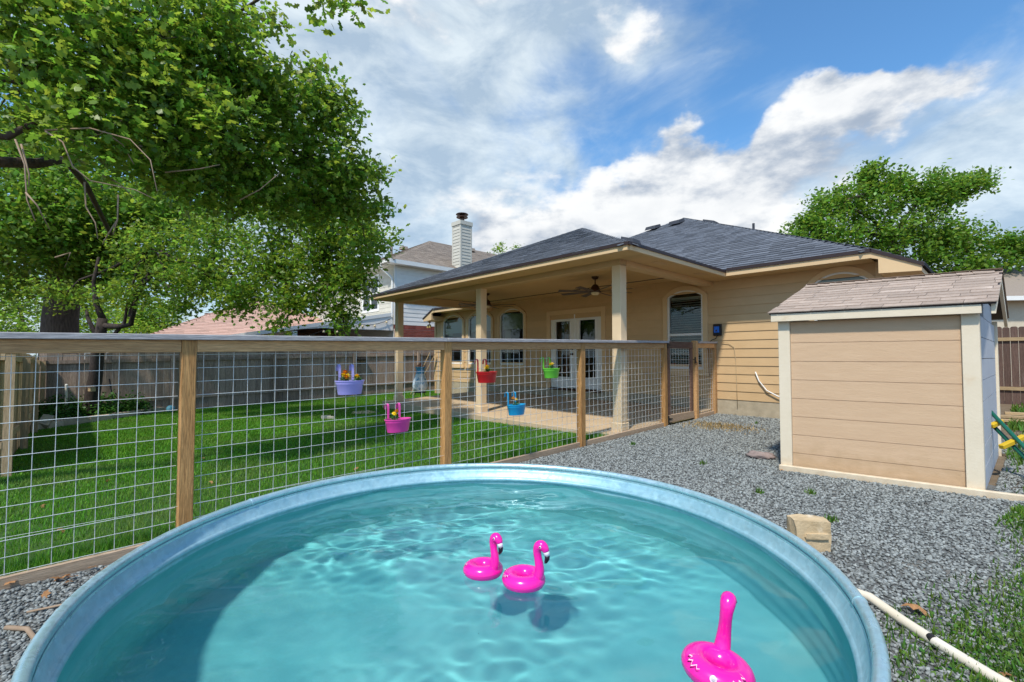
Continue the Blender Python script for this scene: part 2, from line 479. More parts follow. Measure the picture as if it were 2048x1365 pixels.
# ------------------------------------------------------------------ mesh helpers
class MB:
    def __init__(self):
        self.v, self.f = [], []

    def add(self, vs, fs):
        o = len(self.v)
        self.v += [tuple(p) for p in vs]
        self.f += [tuple(i + o for i in f) for f in fs]
        return self

    def hexa(self, p):            # 8 corners: bottom 0-3 counter-clockwise, top 4-7
        return self.add(p, [(0, 3, 2, 1), (4, 5, 6, 7), (0, 1, 5, 4), (1, 2, 6, 5), (2, 3, 7, 6), (3, 0, 4, 7)])

    def box(self, x0, x1, y0, y1, z0, z1):
        return self.hexa([(x0, y0, z0), (x1, y0, z0), (x1, y1, z0), (x0, y1, z0), (x0, y0, z1), (x1, y0, z1), (x1, y1, z1), (x0, y1, z1)])

    def beam(self, p, q, w, h, up=(0, 0, 1)):   # a bar of w (sideways) by h (up) from p to q, centred
        p, q, up = Vector(p), Vector(q), Vector(up)
        d = (q - p).normalized()
        s = d.cross(up).normalized()
        u = s.cross(d)
        c = [(-1, -1), (1, -1), (1, 1), (-1, 1)]
        vs = [p + s * (a * w / 2) + u * (b * h / 2) for a, b in c] + [q + s * (a * w / 2) + u * (b * h / 2) for a, b in c]
        return self.add(vs, [(0, 1, 2, 3), (7, 6, 5, 4), (0, 4, 5, 1), (1, 5, 6, 2), (2, 6, 7, 3), (3, 7, 4, 0)])

    def tube(self, path, rad, n=8, cap=True):
        path = [Vector(p) for p in path]
        k = len(path)
        rad = [rad] * k if isinstance(rad, (int, float)) else rad
        ref = Vector((0, 0, 1))
        if abs((path[-1] - path[0]).normalized().z) > .9:
            ref = Vector((1, 0, 0))
        vs = []
        for i, p in enumerate(path):
            d = (path[min(i + 1, k - 1)] - path[max(i - 1, 0)]).normalized()
            s = d.cross(ref)
            if s.length < 1e-3:
                s = d.cross(Vector((0, 1, 0)))
            s.normalize()
            u = s.cross(d)
            for j in range(n):
                a = 2 * math.pi * j / n
                vs.append(p + s * (math.cos(a) * rad[i]) + u * (math.sin(a) * rad[i]))
        fs = [(i * n + j, i * n + (j + 1) % n, (i + 1) * n + (j + 1) % n, (i + 1) * n + j) for i in range(k - 1) for j in range(n)]
        if cap:
            fs += [tuple(range(n - 1, -1, -1)), tuple((k - 1) * n + j for j in range(n))]
        return self.add(vs, fs)

    def lathe(self, prof, n=24, c=(0, 0, 0), sx=1.0, sy=1.0, a0=0.0, a1=2 * math.pi):
        full = abs(a1 - a0 - 2 * math.pi) < 1e-6
        m = n if full else n + 1
        vs = [(c[0] + r * sx * math.cos(a0 + (a1 - a0) * j / n), c[1] + r * sy * math.sin(a0 + (a1 - a0) * j / n), c[2] + z) for r, z in prof for j in range(m)]
        fs = []
        for i in range(len(prof) - 1):
            for j in range(n):
                k = (j + 1) % m
                fs.append((i * m + j, i * m + k, (i + 1) * m + k, (i + 1) * m + j))
        return self.add(vs, fs)

    def disc(self, c, rx, ry, n=20):
        return self.add([(c[0] + rx * math.cos(2 * math.pi * j / n), c[1] + ry * math.sin(2 * math.pi * j / n), c[2]) for j in range(n)], [tuple(range(n))])

    def ball(self, c, r, n=12, m=8, s=(1, 1, 1)):
        prof = [(r * math.sin(math.pi * i / m) * 1.0 + 1e-5, -r * math.cos(math.pi * i / m)) for i in range(m + 1)]
        vs = [(c[0] + s[0] * rr * math.cos(2 * math.pi * j / n), c[1] + s[1] * rr * math.sin(2 * math.pi * j / n), c[2] + s[2] * z) for rr, z in prof for j in range(n)]
        fs = [(i * n + j, i * n + (j + 1) % n, (i + 1) * n + (j + 1) % n, (i + 1) * n + j) for i in range(m) for j in range(n)]
        return self.add(vs, fs)

    def prism(self, poly, y0, y1, axis='y'):   # poly of (x, z) pairs extruded along y (or of (y, z) along x)
        n = len(poly)
        if axis == 'y':
            vs = [(x, y0, z) for x, z in poly] + [(x, y1, z) for x, z in poly]
        elif axis == 'x':
            vs = [(y0, y, z) for y, z in poly] + [(y1, y, z) for y, z in poly]
        else:
            vs = [(x, y, y0) for x, y in poly] + [(x, y, y1) for x, y in poly]
        fs = [tuple(range(n)), tuple(range(2 * n - 1, n - 1, -1))] + [(i, i + n, (i + 1) % n + n, (i + 1) % n) for i in range(n)]
        return self.add(vs, fs)


def mesh_of(name, mb, material, smooth=False, bevel=0.0, recalc=True):
    me = bpy.data.meshes.new(name)
    me.from_pydata(mb.v, [], mb.f)
    if recalc or bevel:
        import bmesh
        bm = bmesh.new()
        bm.from_mesh(me)
        if bevel:
            es = [e for e in bm.edges if len(e.link_faces) == 2 and e.calc_face_angle(0) > .5]
            bmesh.ops.bevel(bm, geom=es, offset=bevel, segments=1, affect='EDGES', clamp_overlap=True)
        bmesh.ops.recalc_face_normals(bm, faces=bm.faces)
        bm.to_mesh(me)
        bm.free()
    me.materials.append(material)
    if smooth:
        me.polygons.foreach_set('use_smooth', [True] * len(me.polygons))
        if smooth == 'auto':
            me.set_sharp_from_angle(angle=R(40))
    me.update()
    return me


def link(name, me, parent=None, loc=None, rz=None, mw=None):
    o = bpy.data.objects.new(name, me)
    COL.objects.link(o)
    if parent is not None:
        o.parent = parent
    if loc is not None:
        o.location = loc
    if rz is not None:
        o.rotation_euler = (0, 0, rz)
    if mw is not None:
        o.matrix_local = mw
    return o


def obj(name, mb, material, parent=None, smooth=False, bevel=0.0, loc=None, rz=None, label=None):
    o = link(name, mesh_of(name, mb, material, smooth, bevel), parent, loc, rz)
    if label:
        o['label'] = label
    return o


def tag(o, label=None, cat=None, group=None, kind=None):
    if label: o['label'] = label
    if cat: o['category'] = cat
    if group: o['group'] = group
    if kind: o['kind'] = kind
    return o


def thing(name, label, cat, loc=(0, 0, 0), rz=0.0, group=None):
    o = bpy.data.objects.new(name, None)
    o.empty_display_size = .1
    COL.objects.link(o)
    o.location = loc
    o.rotation_euler = (0, 0, rz)
    return tag(o, label, cat, group)


def arr_mesh(name, V, F, material, smooth=False):   # V (n,3) array, F (m,k) array of equal-sized faces
    me = bpy.data.meshes.new(name)
    n, (m, k) = len(V), F.shape
    me.vertices.add(n)
    me.vertices.foreach_set('co', np.ascontiguousarray(V, dtype=np.float32).ravel())
    me.loops.add(m * k)
    me.loops.foreach_set('vertex_index', np.ascontiguousarray(F, dtype=np.int32).ravel())
    me.polygons.add(m)
    me.polygons.foreach_set('loop_start', np.arange(0, m * k, k, dtype=np.int32))
    me.polygons.foreach_set('loop_total', np.full(m, k, dtype=np.int32))
    if smooth:
        me.polygons.foreach_set('use_smooth', np.ones(m, dtype=bool))
    me.update(calc_edges=True)
    me.materials.append(material)
    return me


def scatter(bv, bf, pos, rot, scl):      # copies of one small shape -> arrays
    bv, bf = np.asarray(bv, float), np.asarray(bf, int)
    n, k = len(pos), len(bv)
    s = scl.reshape(n, -1)
    if s.shape[1] == 1:
        s = np.repeat(s, 3, 1)
    P = bv[None] * s[:, None, :]
    V = np.einsum('nij,nkj->nki', rot, P) + pos[:, None, :]
    F = bf[None] + (np.arange(n) * k)[:, None, None]
    return V.reshape(-1, 3), F.reshape(-1, bf.shape[1])


def rand_rot(n, tilt=math.pi):
    # random spin about z, then tilt about a random horizontal axis by up to `tilt`
    a = rng.uniform(0, 2 * math.pi, n)
    b = rng.uniform(0, tilt, n) if tilt < 3 else np.arccos(rng.uniform(-1, 1, n))
    c = rng.uniform(0, 2 * math.pi, n)
    def rz(t):
        z = np.zeros_like(t); o = np.ones_like(t)
        return np.stack([np.stack([np.cos(t), -np.sin(t), z], 1), np.stack([np.sin(t), np.cos(t), z], 1), np.stack([z, z, o], 1)], 1)
    def rx(t):
        z = np.zeros_like(t); o = np.ones_like(t)
        return np.stack([np.stack([o, z, z], 1), np.stack([z, np.cos(t), -np.sin(t)], 1), np.stack([z, np.sin(t), np.cos(t)], 1)], 1)
    return np.einsum('nij,njk,nkl->nil', rz(a), rx(b), rz(c))


# the plot frame: origin where the wire fence meets the house wall; x to the right along the wall, y into the house
HO = Vector((4.23, 9.69, 0))
HA = -R(46.95)
CX, SX = math.cos(HA), math.sin(HA)


def W(x, y, z=0.0):
    return Vector((HO.x + CX * x - SX * y, HO.y + SX * x + CX * y, z))


def Lc(X, Y):
    dx, dy = X - HO.x, Y - HO.y
    return (CX * dx + SX * dy, -SX * dx + CX * dy)


def gl(x, y):      # height of the ground in plot coordinates
    x, y = np.asarray(x, float), np.asarray(y, float)
    yy = np.clip(y, -13, 0)
    z = .17 + .023 * yy - .018 * np.clip(-x, 0, 14)
    far = np.clip((np.hypot(x, y) - 30) / 30, 0, 1)
    return z * (1 - far) + far * -.1


def gw(X, Y):
    return float(gl(*Lc(X, Y)))


def gnp(X, Y):
    dx, dy = np.asarray(X) - HO.x, np.asarray(Y) - HO.y
    return gl(CX * dx + SX * dy, -SX * dx + CX * dy)


def sheet(name, pts, material, dz, step=.5, kind='structure'):
    # a ground-following sheet over a polygon given in plot coordinates
    import bmesh
    bm = bmesh.new()
    bm.faces.new([bm.verts.new((p[0], p[1], 0)) for p in pts])
    xs = [p[0] for p in pts]; ys = [p[1] for p in pts]
    for ax, lo, hi in ((0, min(xs), max(xs)), (1, min(ys), max(ys))):
        c = lo + step
        while c < hi:
            co = (c, 0, 0) if ax == 0 else (0, c, 0)
            no = (1, 0, 0) if ax == 0 else (0, 1, 0)
            bmesh.ops.bisect_plane(bm, geom=bm.verts[:] + bm.edges[:] + bm.faces[:], plane_co=co, plane_no=no)
            c += step
    for v in bm.verts:
        z = float(gl(v.co.x, v.co.y)) + dz
        v.co = W(v.co.x, v.co.y, z)
    bmesh.ops.recalc_face_normals(bm, faces=bm.faces)
    me = bpy.data.meshes.new(name)
    bm.to_mesh(me); bm.free()
    if me.polygons and me.polygons[0].normal.z < 0:
        me.flip_normals()
    me.materials.append(material)
    return tag(link(name, me), kind=kind)


def inpoly(X, Y, poly):
    ins = np.zeros(len(X), bool)
    n = len(poly)
    for i in range(n):
        x0, y0 = poly[i]; x1, y1 = poly[(i + 1) % n]
        c = ((y0 > Y) != (y1 > Y)) & (X < (x1 - x0) * (Y - y0) / (y1 - y0 + 1e-12) + x0)
        ins ^= c
    return ins

# ------------------------------------------------------------------ the ground
def build_ground():
    c = np.concatenate([[-400, -200, -100, -60, -45, -36], np.arange(-30, 30.1, 1.0), [36, 45, 60, 100, 200, 400]])
    n = len(c)
    X, Y = np.meshgrid(c, c, indexing='ij')
    Z = gl(X, Y) - .03
    V = np.stack([HO.x + CX * X - SX * Y, HO.y + SX * X + CX * Y, Z], -1).reshape(-1, 3)
    i = np.arange(n * n).reshape(n, n)
    F = np.stack([i[:-1, :-1], i[1:, :-1], i[1:, 1:], i[:-1, 1:]], -1).reshape(-1, 4)
    tag(link('ground', arr_mesh('ground', V, F, DIRT)), kind='structure')


build_ground()
TANK_C = Vector((-.132, 1.815))
TANK_R = 1.235
sheet('lawn', [(-12.4, -10.4), (-.02, -10.4), (-.02, 0), (-12.4, 1.6)], LAWNBED, .0)
sheet('gravel_yard', [(.03, -12.5), (9, -12.5), (9, -5.6), (5.2, -4.4), (4.3, -3.4), (2.6, -2), (2.6, 0), (.03, 0)], GRAVELBED, .0)


def build_patio():
    mb = MB()
    def top(y): return .262 + .034 * y
    def slab(x0, x1, y0, y1, inset=.006):
        x0 += inset; x1 -= inset; y0 += inset; y1 -= inset
        m = MB()
        m.hexa([(x0, y0, -.25), (x1, y0, -.25), (x1, y1, -.25), (x0, y1, -.25), (x0, y0, top(y0)), (x1, y0, top(y0)), (x1, y1, top(y1)), (x0, y1, top(y1))])
        return m
    root = thing('patio_slab', None, None, HO, HA)
    root['kind'] = 'structure'
    xs = [-7.5, -5.0, -2.5, -.06]
    for i in range(3):
        for y0, y1 in ((-3.62, -1.8), (-1.8, -.03)):
            obj('concrete_panel', slab(xs[i], xs[i + 1], y0, y1), SLAB, root, bevel=.008)


build_patio()

# ------------------------------------------------------------------ the tan house
def arch_pts(x0, x1, z0, zs, rise, n=14):
    pts = [(x0, z0), (x0, zs)]
    if rise > 0:
        w = (x1 - x0) / 2
        rad = (w * w + rise * rise) / (2 * rise)
        cx, cz = (x0 + x1) / 2, zs + rise - rad
        a = math.asin(w / rad)
        pts += [(cx + rad * math.sin(t), cz + rad * math.cos(t)) for t in [(-a + 2 * a * i / n) for i in range(1, n)]]
    pts += [(x1, zs), (x1, z0)]
    return pts


def ring(mb, outp, inp, y0, y1):     # a frame between two matching outlines (closed below)
    n = len(outp)
    o = len(mb.v)
    mb.v += [(x, y0, z) for x, z in outp] + [(x, y0, z) for x, z in inp] + [(x, y1, z) for x, z in outp] + [(x, y1, z) for x, z in inp]
    for i in range(n):
        j = (i + 1) % n
        mb.f += [(o + i, o + j, o + n + j, o + n + i), (o + 2 * n + i, o + 3 * n + i, o + 3 * n + j, o + 2 * n + j),
                 (o + n + i, o + n + j, o + 3 * n + j, o + 3 * n + i), (o + i, o + 2 * n + i, o + 2 * n + j, o + j)]


def window(root, x0, x1, z0, zs, rise, trim=.10, blinds=False, shade=None, rail=None):
    mb = MB()
    ring(mb, arch_pts(x0 - trim, x1 + trim, z0 - trim * .9, zs, rise + trim * .95 if rise else 0), arch_pts(x0, x1, z0, zs, rise), -.048, .05)
    w = obj('window', mb, TAN_TRIM, root)
    sill = MB().box(x0 - trim - .03, x1 + trim + .03, -.075, -.049, z0 - trim * .9 - .045, z0 - trim * .9 + .01)
    obj('sill', sill, TAN_TRIM, w)
    f = MB()
    ring(f, arch_pts(x0 + .002, x1 - .002, z0 + .002, zs, rise - .001), arch_pts(x0 + .045, x1 - .045, z0 + .05, zs, rise - .035), -.022, .052)
    if rail:
        f.box(x0 + .04, x1 - .04, -.018, .03, rail - .025, rail + .025)
    obj('frame', f, WHITE, w)
    g = MB()
    pts = arch_pts(x0 + .03, x1 - .03, z0 + .03, zs, rise - .02)
    g.add([(x, .012, z) for x, z in pts[::-1]], [tuple(range(len(pts)))])
    link('pane', mesh_of('pane', g, GLASS, recalc=False), w)
    if blinds:
        z = z0 + .09
        ztop = zs - .02
        hd = MB().box(x0 + .05, x1 - .05, .06, .11, ztop - .04, ztop + .02)
        obj('blind_head', hd, BLIND, w)
        k = 0
        while z < ztop - .05:
            s = MB()
            s.hexa([(x0 + .055, .06, z - .010), (x1 - .055, .06, z - .010), (x1 - .055, .10, z + .012), (x0 + .055, .10, z + .012),
                    (x0 + .055, .06, z - .007), (x1 - .055, .06, z - .007), (x1 - .055, .10, z + .015), (x0 + .055, .10, z + .015)])
            obj('slat', s, BLIND, w)
            z += .052
    if shade:
        s = MB()
        zz = zs + .06
        while zz > shade:
            s.hexa([(x0 + .05, .07, zz - .07), (x1 - .05, .07, zz - .07), (x1 - .05, .085, zz - .07), (x0 + .05, .085, zz - .07),
                    (x0 + .05, .085, zz), (x1 - .05, .085, zz), (x1 - .05, .095, zz), (x0 + .05, .095, zz)])
            zz -= .07
        obj('shade', s, SHADEM, w)
        c = MB()
        n = 18
        cw = (x1 - x0) * .26
        vs = []
        for i in range(n + 1):
            xx = x0 + .05 + cw * i / n
            yy = .15 + .018 * math.sin(i * 2.1)
            vs += [(xx, yy, z0 + .03), (xx, yy, zs)]
        c.add(vs, [(2 * i, 2 * i + 2, 2 * i + 3, 2 * i + 1) for i in range(n)])
        obj('curtain', c, CURTAIN, w)
    return w


def siding(root, x0, x1, z0, z1, openings, material, step=.172, plane=None, name='siding_board', gap=.004):
    # lapped boards, one object each; plane maps (x, depth, z) to the parent's frame
    P = plane or (lambda x, d, z: (x, d, z))
    z = z0
    while z < z1 - .03:
        t = min(z + step, z1)
        zm = (z + t) / 2
        segs = [(x0, x1)]
        for (a, b, lo, zs, rise) in openings:
            hi = zs + rise
            if z > lo - .05 and t < hi + .02:
                if zm > zs and rise > 0:
                    w = (b - a) / 2
                    rad = (w * w + rise * rise) / (2 * rise)
                    dz = zm - (zs + rise - rad)
                    hw = math.sqrt(max(rad * rad - dz * dz, .01))
                    a2, b2 = (a + b) / 2 - hw, (a + b) / 2 + hw
                else:
                    a2, b2 = a, b
                a2 -= .05; b2 += .05
                new = []
                for s, e in segs:
                    if b2 <= s or a2 >= e:
                        new.append((s, e)); continue
                    if a2 > s: new.append((s, a2))
                    if b2 < e: new.append((b2, e))
                segs = new
        for s, e in segs:
            # butt joints every few metres
            cuts = [s]
            j = s + random.uniform(1.6, 3.6)
            while j < e - .8:
                cuts.append(j); j += 3.6
            cuts.append(e)
            for u, v in zip(cuts[:-1], cuts[1:]):
                if v - u < .03: continue
                mb = MB()
                a, b = u + .0012, v - .0012
                zt = t + .012 if t < z1 else t
                mb.hexa([P(a, -.024, z), P(b, -.024, z), P(b, 0, z), P(a, 0, z), P(a, -.010, zt), P(b, -.010, zt), P(b, 0, zt), P(a, 0, zt)])
                obj(name, mb, material, root)
        z = t


def slab3(mb, poly, th, down=(0, 0, -1)):
    d = Vector(down) * th
    n = len(poly)
    vs = [Vector(p) for p in poly] + [Vector(p) + d for p in poly]
    mb.add(vs, [tuple(range(n)), tuple(range(2 * n - 1, n - 1, -1))] + [(i, i + n, (i + 1) % n + n, (i + 1) % n) for i in range(n)])


def shingle_list(P0, e, s, poly, dv=.143, wmin=.2, wmax=.34, th=.016, v0=0.0, jag=1.0):
    # P0 origin, e eave direction, s up-slope direction, poly in (e, s) coordinates (convex) -> list of 8-corner pieces
    P0, e, s = Vector(P0), Vector(e).normalized(), Vector(s).normalized()
    nrm = e.cross(s)
    if nrm.z < 0: nrm = -nrm
    vmax = max(p[1] for p in poly)
    out = []
    v = v0
    k = len(poly)
    while v < vmax - .02:
        vm = v + dv * .5
        xs = []
        for i in range(k):
            (x0, y0), (x1, y1) = poly[i], poly[(i + 1) % k]
            if (y0 - vm) * (y1 - vm) < 0:
                xs.append(x0 + (x1 - x0) * (vm - y0) / (y1 - y0))
        if len(xs) >= 2:
            lo, hi = min(xs), max(xs)
            u = lo - random.uniform(0, wmin)
            while u < hi:
                w = random.uniform(wmin, wmax)
                a, b = max(u, lo), min(u + w - .004, hi)
                u += w
                if b - a < .03: continue
                lift = th * random.uniform(.85, 1.25)
                vb, vt = v - random.choice((0, 0, .012)) * jag, v + dv + .03
                c = [(a, vb), (b, vb), (b, vt), (a, vt)]
                bot = [P0 + e * x + s * y + nrm * .001 for x, y in c]
                topv = [P0 + e * x + s * y + nrm * (lift if i < 2 else .003) for i, (x, y) in enumerate(c)]
                out.append(bot + topv)
        v += dv
    return out


def px_of(world_p):
    # how large things show in the photograph is judged from the camera's own place
    d = Vector(world_p) - cam.location
    y = max(d.y, .1)
    return 512 + 465 * d.x / y, 357 - 465 * d.z / y, d.length


def put_shingles(roof, pieces, material, frame, seen, limit=300):
    # the pieces that show largest become objects of their own, the rest one part of real geometry
    mw = Matrix.Translation(HO) @ Matrix.Rotation(HA, 4, 'Z') if frame else Matrix()
    sc = []
    for i, p in enumerate(pieces):
        c = mw @ ((p[0] + p[6]) / 2)
        u, v, d = px_of(c)
        sc.append((0 if seen(u, v) else 1, d, i))
    sc.sort()
    ids = set(i for _, _, i in sc[:limit])
    rest = MB()
    HX = [(0, 3, 2, 1), (4, 5, 6, 7), (0, 1, 5, 4), (1, 2, 6, 5), (2, 3, 7, 6), (3, 0, 4, 7)]
    for i, p in enumerate(pieces):
        if i in ids:
            obj('shingle', MB().hexa(p), material, roof)
        else:
            rest.add(p, HX)
    if rest.v:
        o = obj('shingle_field', rest, material, roof)
        o['kind'] = 'stuff'


def cap_row(pieces, a, b, w=.15, dv=.14):
    # ridge or hip caps: bent tabs along the line a-b, both halves as flat tabs
    a, b = Vector(a), Vector(b)
    d = (b - a)
    L = d.length
    d.normalize()
    side = d.cross(Vector((0, 0, 1))).normalized()
    n = int(L / dv)
    for i in range(n):
        p = a + d * (i * dv)
        q = p + d * (dv + .04)
        for sg in (-1, 1):
            o1, o2 = side * (sg * w), Vector((0, 0, -w * .36))
            lo = Vector((0, 0, .004))
            lift = Vector((0, 0, .020)); lift2 = Vector((0, 0, .010))
            bot = [p + o1 + o2 + lo, p + lo, q + lo, q + o1 + o2 + lo]
            tp = [p + o1 + o2 + lift, p + lift, q + lift2, q + o1 + o2 + lift2]
            if sg > 0: bot = [bot[1], bot[0], bot[3], bot[2]]; tp = [tp[1], tp[0], tp[3], tp[2]]
            pieces.append(bot + tp)


def build_house():
    H = thing('house', 'single storey tan house with slate grey hip roof and covered patio', 'house', HO, HA)
    ops = [(-9.84, -8.67, 1.10, 2.61, .21), (-8.34, -7.14, 1.10, 2.61, .21), (-6.74, -5.65, 1.10, 2.62, .20),
           (-1.05, -.23, 1.08, 2.66, .14), (1.80, 2.60, 1.08, 2.66, .16)]
    door = (-4.60, -2.85, .2, 2.50, 0)
    siding(H, -10.28, 2.70, .48, 3.055, ops + [door], TAN)
    # foundation, other walls, floor and dark interior
    for s0, s1 in ((-10.26, -4.62), (-2.83, 2.69)):
        obj('foundation', MB().box(s0, s1, -.012, .2, -.4, .479), FOUND, H)
    obj('foundation', MB().box(-4.62, -2.83, .02, .2, -.4, .44), FOUND, H)
    obj('side_wall', MB().box(2.695, 2.80, -.02, 13, -.3, 3.0), TAN, H)
    obj('side_wall', MB().box(-10.36, -10.283, -.02, 13, -.3, 3.0), TAN, H)
    obj('rear_wall', MB().box(-10.28, 2.69, 12.9, 13, -.3, 3.0), TAN, H)
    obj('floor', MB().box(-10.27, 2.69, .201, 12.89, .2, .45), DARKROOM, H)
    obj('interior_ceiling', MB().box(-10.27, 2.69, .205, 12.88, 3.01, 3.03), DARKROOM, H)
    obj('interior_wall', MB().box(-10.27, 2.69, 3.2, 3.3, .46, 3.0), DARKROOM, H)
    obj('corner_board', MB().box(-10.37, -10.285, -.04, -.0245, .47, 2.95), TAN_TRIM, H)
    obj('corner_board', MB().box(2.70, 2.79, -.04, -.0245, .47, 2.92), TAN_TRIM, H)
    # windows
    for i, o in enumerate(ops):
        if i < 3:
            window(H, *o, shade=2.22, rail=1.86)
        elif i == 3:
            w = window(H, *o, blinds=True, rail=1.83)
            obj('sticker', MB().box(-.985, -.87, .002, .006, 1.135, 1.195), TERRA, w)
        else:
            window(H, *o, shade=2.2, rail=1.83)
    # french doors
    mb = MB()
    ring(mb, [(-4.72, .48), (-4.72, 2.62), (-2.73, 2.62), (-2.73, .48)], [(-4.60, .48), (-4.60, 2.50), (-2.85, 2.50), (-2.85, .48)], -.046, .04)
    obj('door_trim', mb, TAN_TRIM, H)
    obj('door_step', MB().box(-4.6, -2.85, -.05, .05, .44, .495), BRONZE, H)
    for i, (a, b) in enumerate(((-4.585, -3.735), (-3.715, -2.865))):
        m = MB()
        ga, gb = a + .19, b - .16
        if i: ga, gb = a + .16, b - .19
        ring(m, [(a, .505), (a, 2.485), (b, 2.485), (b, .505)], [(ga, .80), (ga, 2.31), (gb, 2.31), (gb, .80)], -.012, .03)
        d = obj('door', m, WHITE, H, bevel=.003)
        bead = MB()
        ring(bead, [(ga - .03, .77), (ga - .03, 2.34), (gb + .03, 2.34), (gb + .03, .77)], [(ga, .80), (ga, 2.31), (gb, 2.31), (gb, .80)], -.024, -.0125)
        obj('glazing_bead', bead, WHITE, d)
        pg = MB().add([(ga - .01, .006, .79), (gb + .01, .006, .79), (gb + .01, .006, 2.32), (ga - .01, .006, 2.32)], [(0, 1, 2, 3)])
        link('pane', mesh_of('pane', pg, GLASS, recalc=False), d)
        c = MB()
        vs = []
        for k in range(13):
            xx = ga + (.02 if i == 0 else .01) + (gb - ga) * .55 * k / 12 + (.14 if i == 0 else 0)
            yy = .16 + .02 * math.sin(k * 2.2)
            vs += [(xx, yy, .82), (xx * 1.0, yy, 2.3)]
        c.add(vs, [(2 * k, 2 * k + 2, 2 * k + 3, 2 * k + 1) for k in range(12)])
        if i == 0:
            obj('curtain', c, mat('brown_curtain', (.30, .14, .06), (.2, .09, .04), 4, rough=.9), d)
        if i == 0:
            h = MB().lathe([(.001, -.0), (.03, .0), (.03, .012), (.012, .016), (.012, .04), (.026, .05), (.026, .075), (.001, .08)], 12)
            hm = mesh_of('handle', h, BRONZE, True)
            for z in (1.42, 1.56):
                o = link('handle', hm, d)
                o.matrix_local = Matrix.Translation((b - .07, -.012, z)) @ Matrix.Rotation(R(90), 4, 'X')
    obj('door_astragal', MB().box(-3.74, -3.71, -.03, -.013, .51, 2.48), WHITE, H)
    # columns with plinths and beams
    for x in (-.125, -3.66, -7.20):
        z0 = .262 + .034 * -3.37
        c = obj('column', MB().box(x - .085, x + .085, -3.37, -3.20, z0, 2.845), COLUMN, H, bevel=.006)
        obj('plinth', MB().box(x - .105, x + .105, -3.39, -3.18, z0 - .03, z0 + .14), COLUMN, c, bevel=.01)
    obj('beam', MB().box(-7.29, -.04, -3.375, -3.195, 2.82, 3.03), TAN, H)
    obj('beam', MB().box(-.215, -.035, -3.193, -.001, 2.825, 3.03), TAN_TRIM, H)
    obj('beam', MB().box(-7.29, -7.11, -3.193, -.001, 2.825, 3.03), TAN_TRIM, H)
    obj('ceiling', MB().box(-7.105, -.22, -3.19, -.002, 3.035, 3.06), CEIL, H)
    # soffits and fascias
    so = MB()
    so.box(-7.66, .43, -3.88, -3.38, 2.915, 2.93)
    so.box(-.03, .43, -3.375, -.55, 2.915, 2.93)
    so.box(-7.66, -7.30, -3.375, -.55, 2.915, 2.93)
    so.box(-9.69, -7.30, -.548, -.03, 2.916, 2.932)
    so.box(-.03, 2.70, -.548, -.03, 2.916, 2.932)
    obj('soffit', so, CEIL, H)
    for x, y in ((.22, -2.6), (.22, -1.1)):
        obj('soffit_vent', MB().box(x - .07, x + .07, y - .17, y + .17, 2.909, 2.913), TAN, H)
    fz0, fz1 = 2.895, 3.005
    fa = MB().box(-7.68, .45, -3.925, -3.882, fz0, fz1)
    obj('fascia', fa, TAN_TRIM, H)
    obj('fascia', MB().box(.432, .475, -3.880, -.575, fz0, fz1), TAN_TRIM, H)
    obj('fascia', MB().box(-7.705, -7.662, -3.880, -.575, fz0, fz1), TAN_TRIM, H)
    obj('fascia', MB().box(.477, 2.74, -.572, -.549, fz0 + .01, fz1 + .03), TAN_TRIM, H)
    obj('fascia', MB().box(-9.70, -7.71, -.572, -.549, fz0 + .01, fz1 + .03), TAN_TRIM, H)
    for sg, cx, e in ((1, 2.72, 3.33), (-1, -9.68, -10.29)):
        poly = [(cx, 3.035), (e, 2.725), (e, 2.625), (cx + sg * .10, 2.65), (cx + sg * .10, 2.875), (cx, 2.905)]
        obj('eave_box', MB().prism(poly, -.571, -.50), TAN_TRIM, H)
        poly2 = [(cx + sg * .11, 2.64), (cx + sg * .11, 2.80), (e - sg * .01, 2.70), (e - sg * .01, 2.63)]
        obj('eave_box', MB().prism(poly2, -.498, 12.9), TAN_TRIM, H)
    # roof
    A, B, M = (-9.69, -.53, 3.05), (2.72, -.53, 3.05), (-3.485, 5.675, 6.19)
    D, C, P = (-7.68, -3.9, 3.0), (.45, -3.9, 3.0), (-3.615, .165, 4.81)
    oh = .03
    deck = MB()
    slab3(deck, [(-9.70, -.58, 3.04), (2.73, -.58, 3.04), M], .02)
    slab3(deck, [(2.72, -.58, 3.05), (3.36, -.58, 2.73), (3.36, 13.1, 2.73), (-3.485, 13.1, 6.19), M], .02)
    slab3(deck, [(-9.69, -.58, 3.05), M, (-3.485, 13.1, 6.19), (-10.33, 13.1, 2.73), (-10.33, -.58, 2.73)], .02)
    slab3(deck, [(-7.71, -3.94, 2.99), (.48, -3.94, 2.99), P], .02)
    slab3(deck, [(.48, -3.94, 2.99), (.48, -.5, 2.99), (-3.615, 3.0, 4.81), P], .02)
    slab3(deck, [(-7.71, -3.94, 2.99), P, (-3.615, 3.0, 4.81), (-7.71, -.5, 2.99)], .02)
    roof = obj('roof', deck, DECK, H)
    dr = MB()
    dr.box(-7.71, .48, -3.945, -3.926, 2.965, 3.012)
    dr.box(.476, .492, -3.93, -.575, 2.965, 3.012)
    dr.box(.50, 2.74, -.592, -.573, 2.995, 3.055)
    dr.box(-9.7, -7.73, -.592, -.573, 2.995, 3.055)
    for sg, cx, e in ((1, 2.72, 3.36), (-1, -9.68, -10.32)):
        dr.prism([(cx, 3.0), (cx, 3.06), (e, 2.745), (e, 2.69)], -.592, -.573)
    obj('drip_edge', dr, DRIP, roof)
    k1, k2 = math.sqrt(1 + .507 ** 2), math.sqrt(1 + .445 ** 2)
    L1, L2 = 6.205 * k1, 4.065 * k2
    pcs = []
    pcs += shingle_list((-9.69, -.57, 3.035), (1, 0, 0), (0, 1, .507), [(0, 0), (12.41, 0), (6.2, L1)])
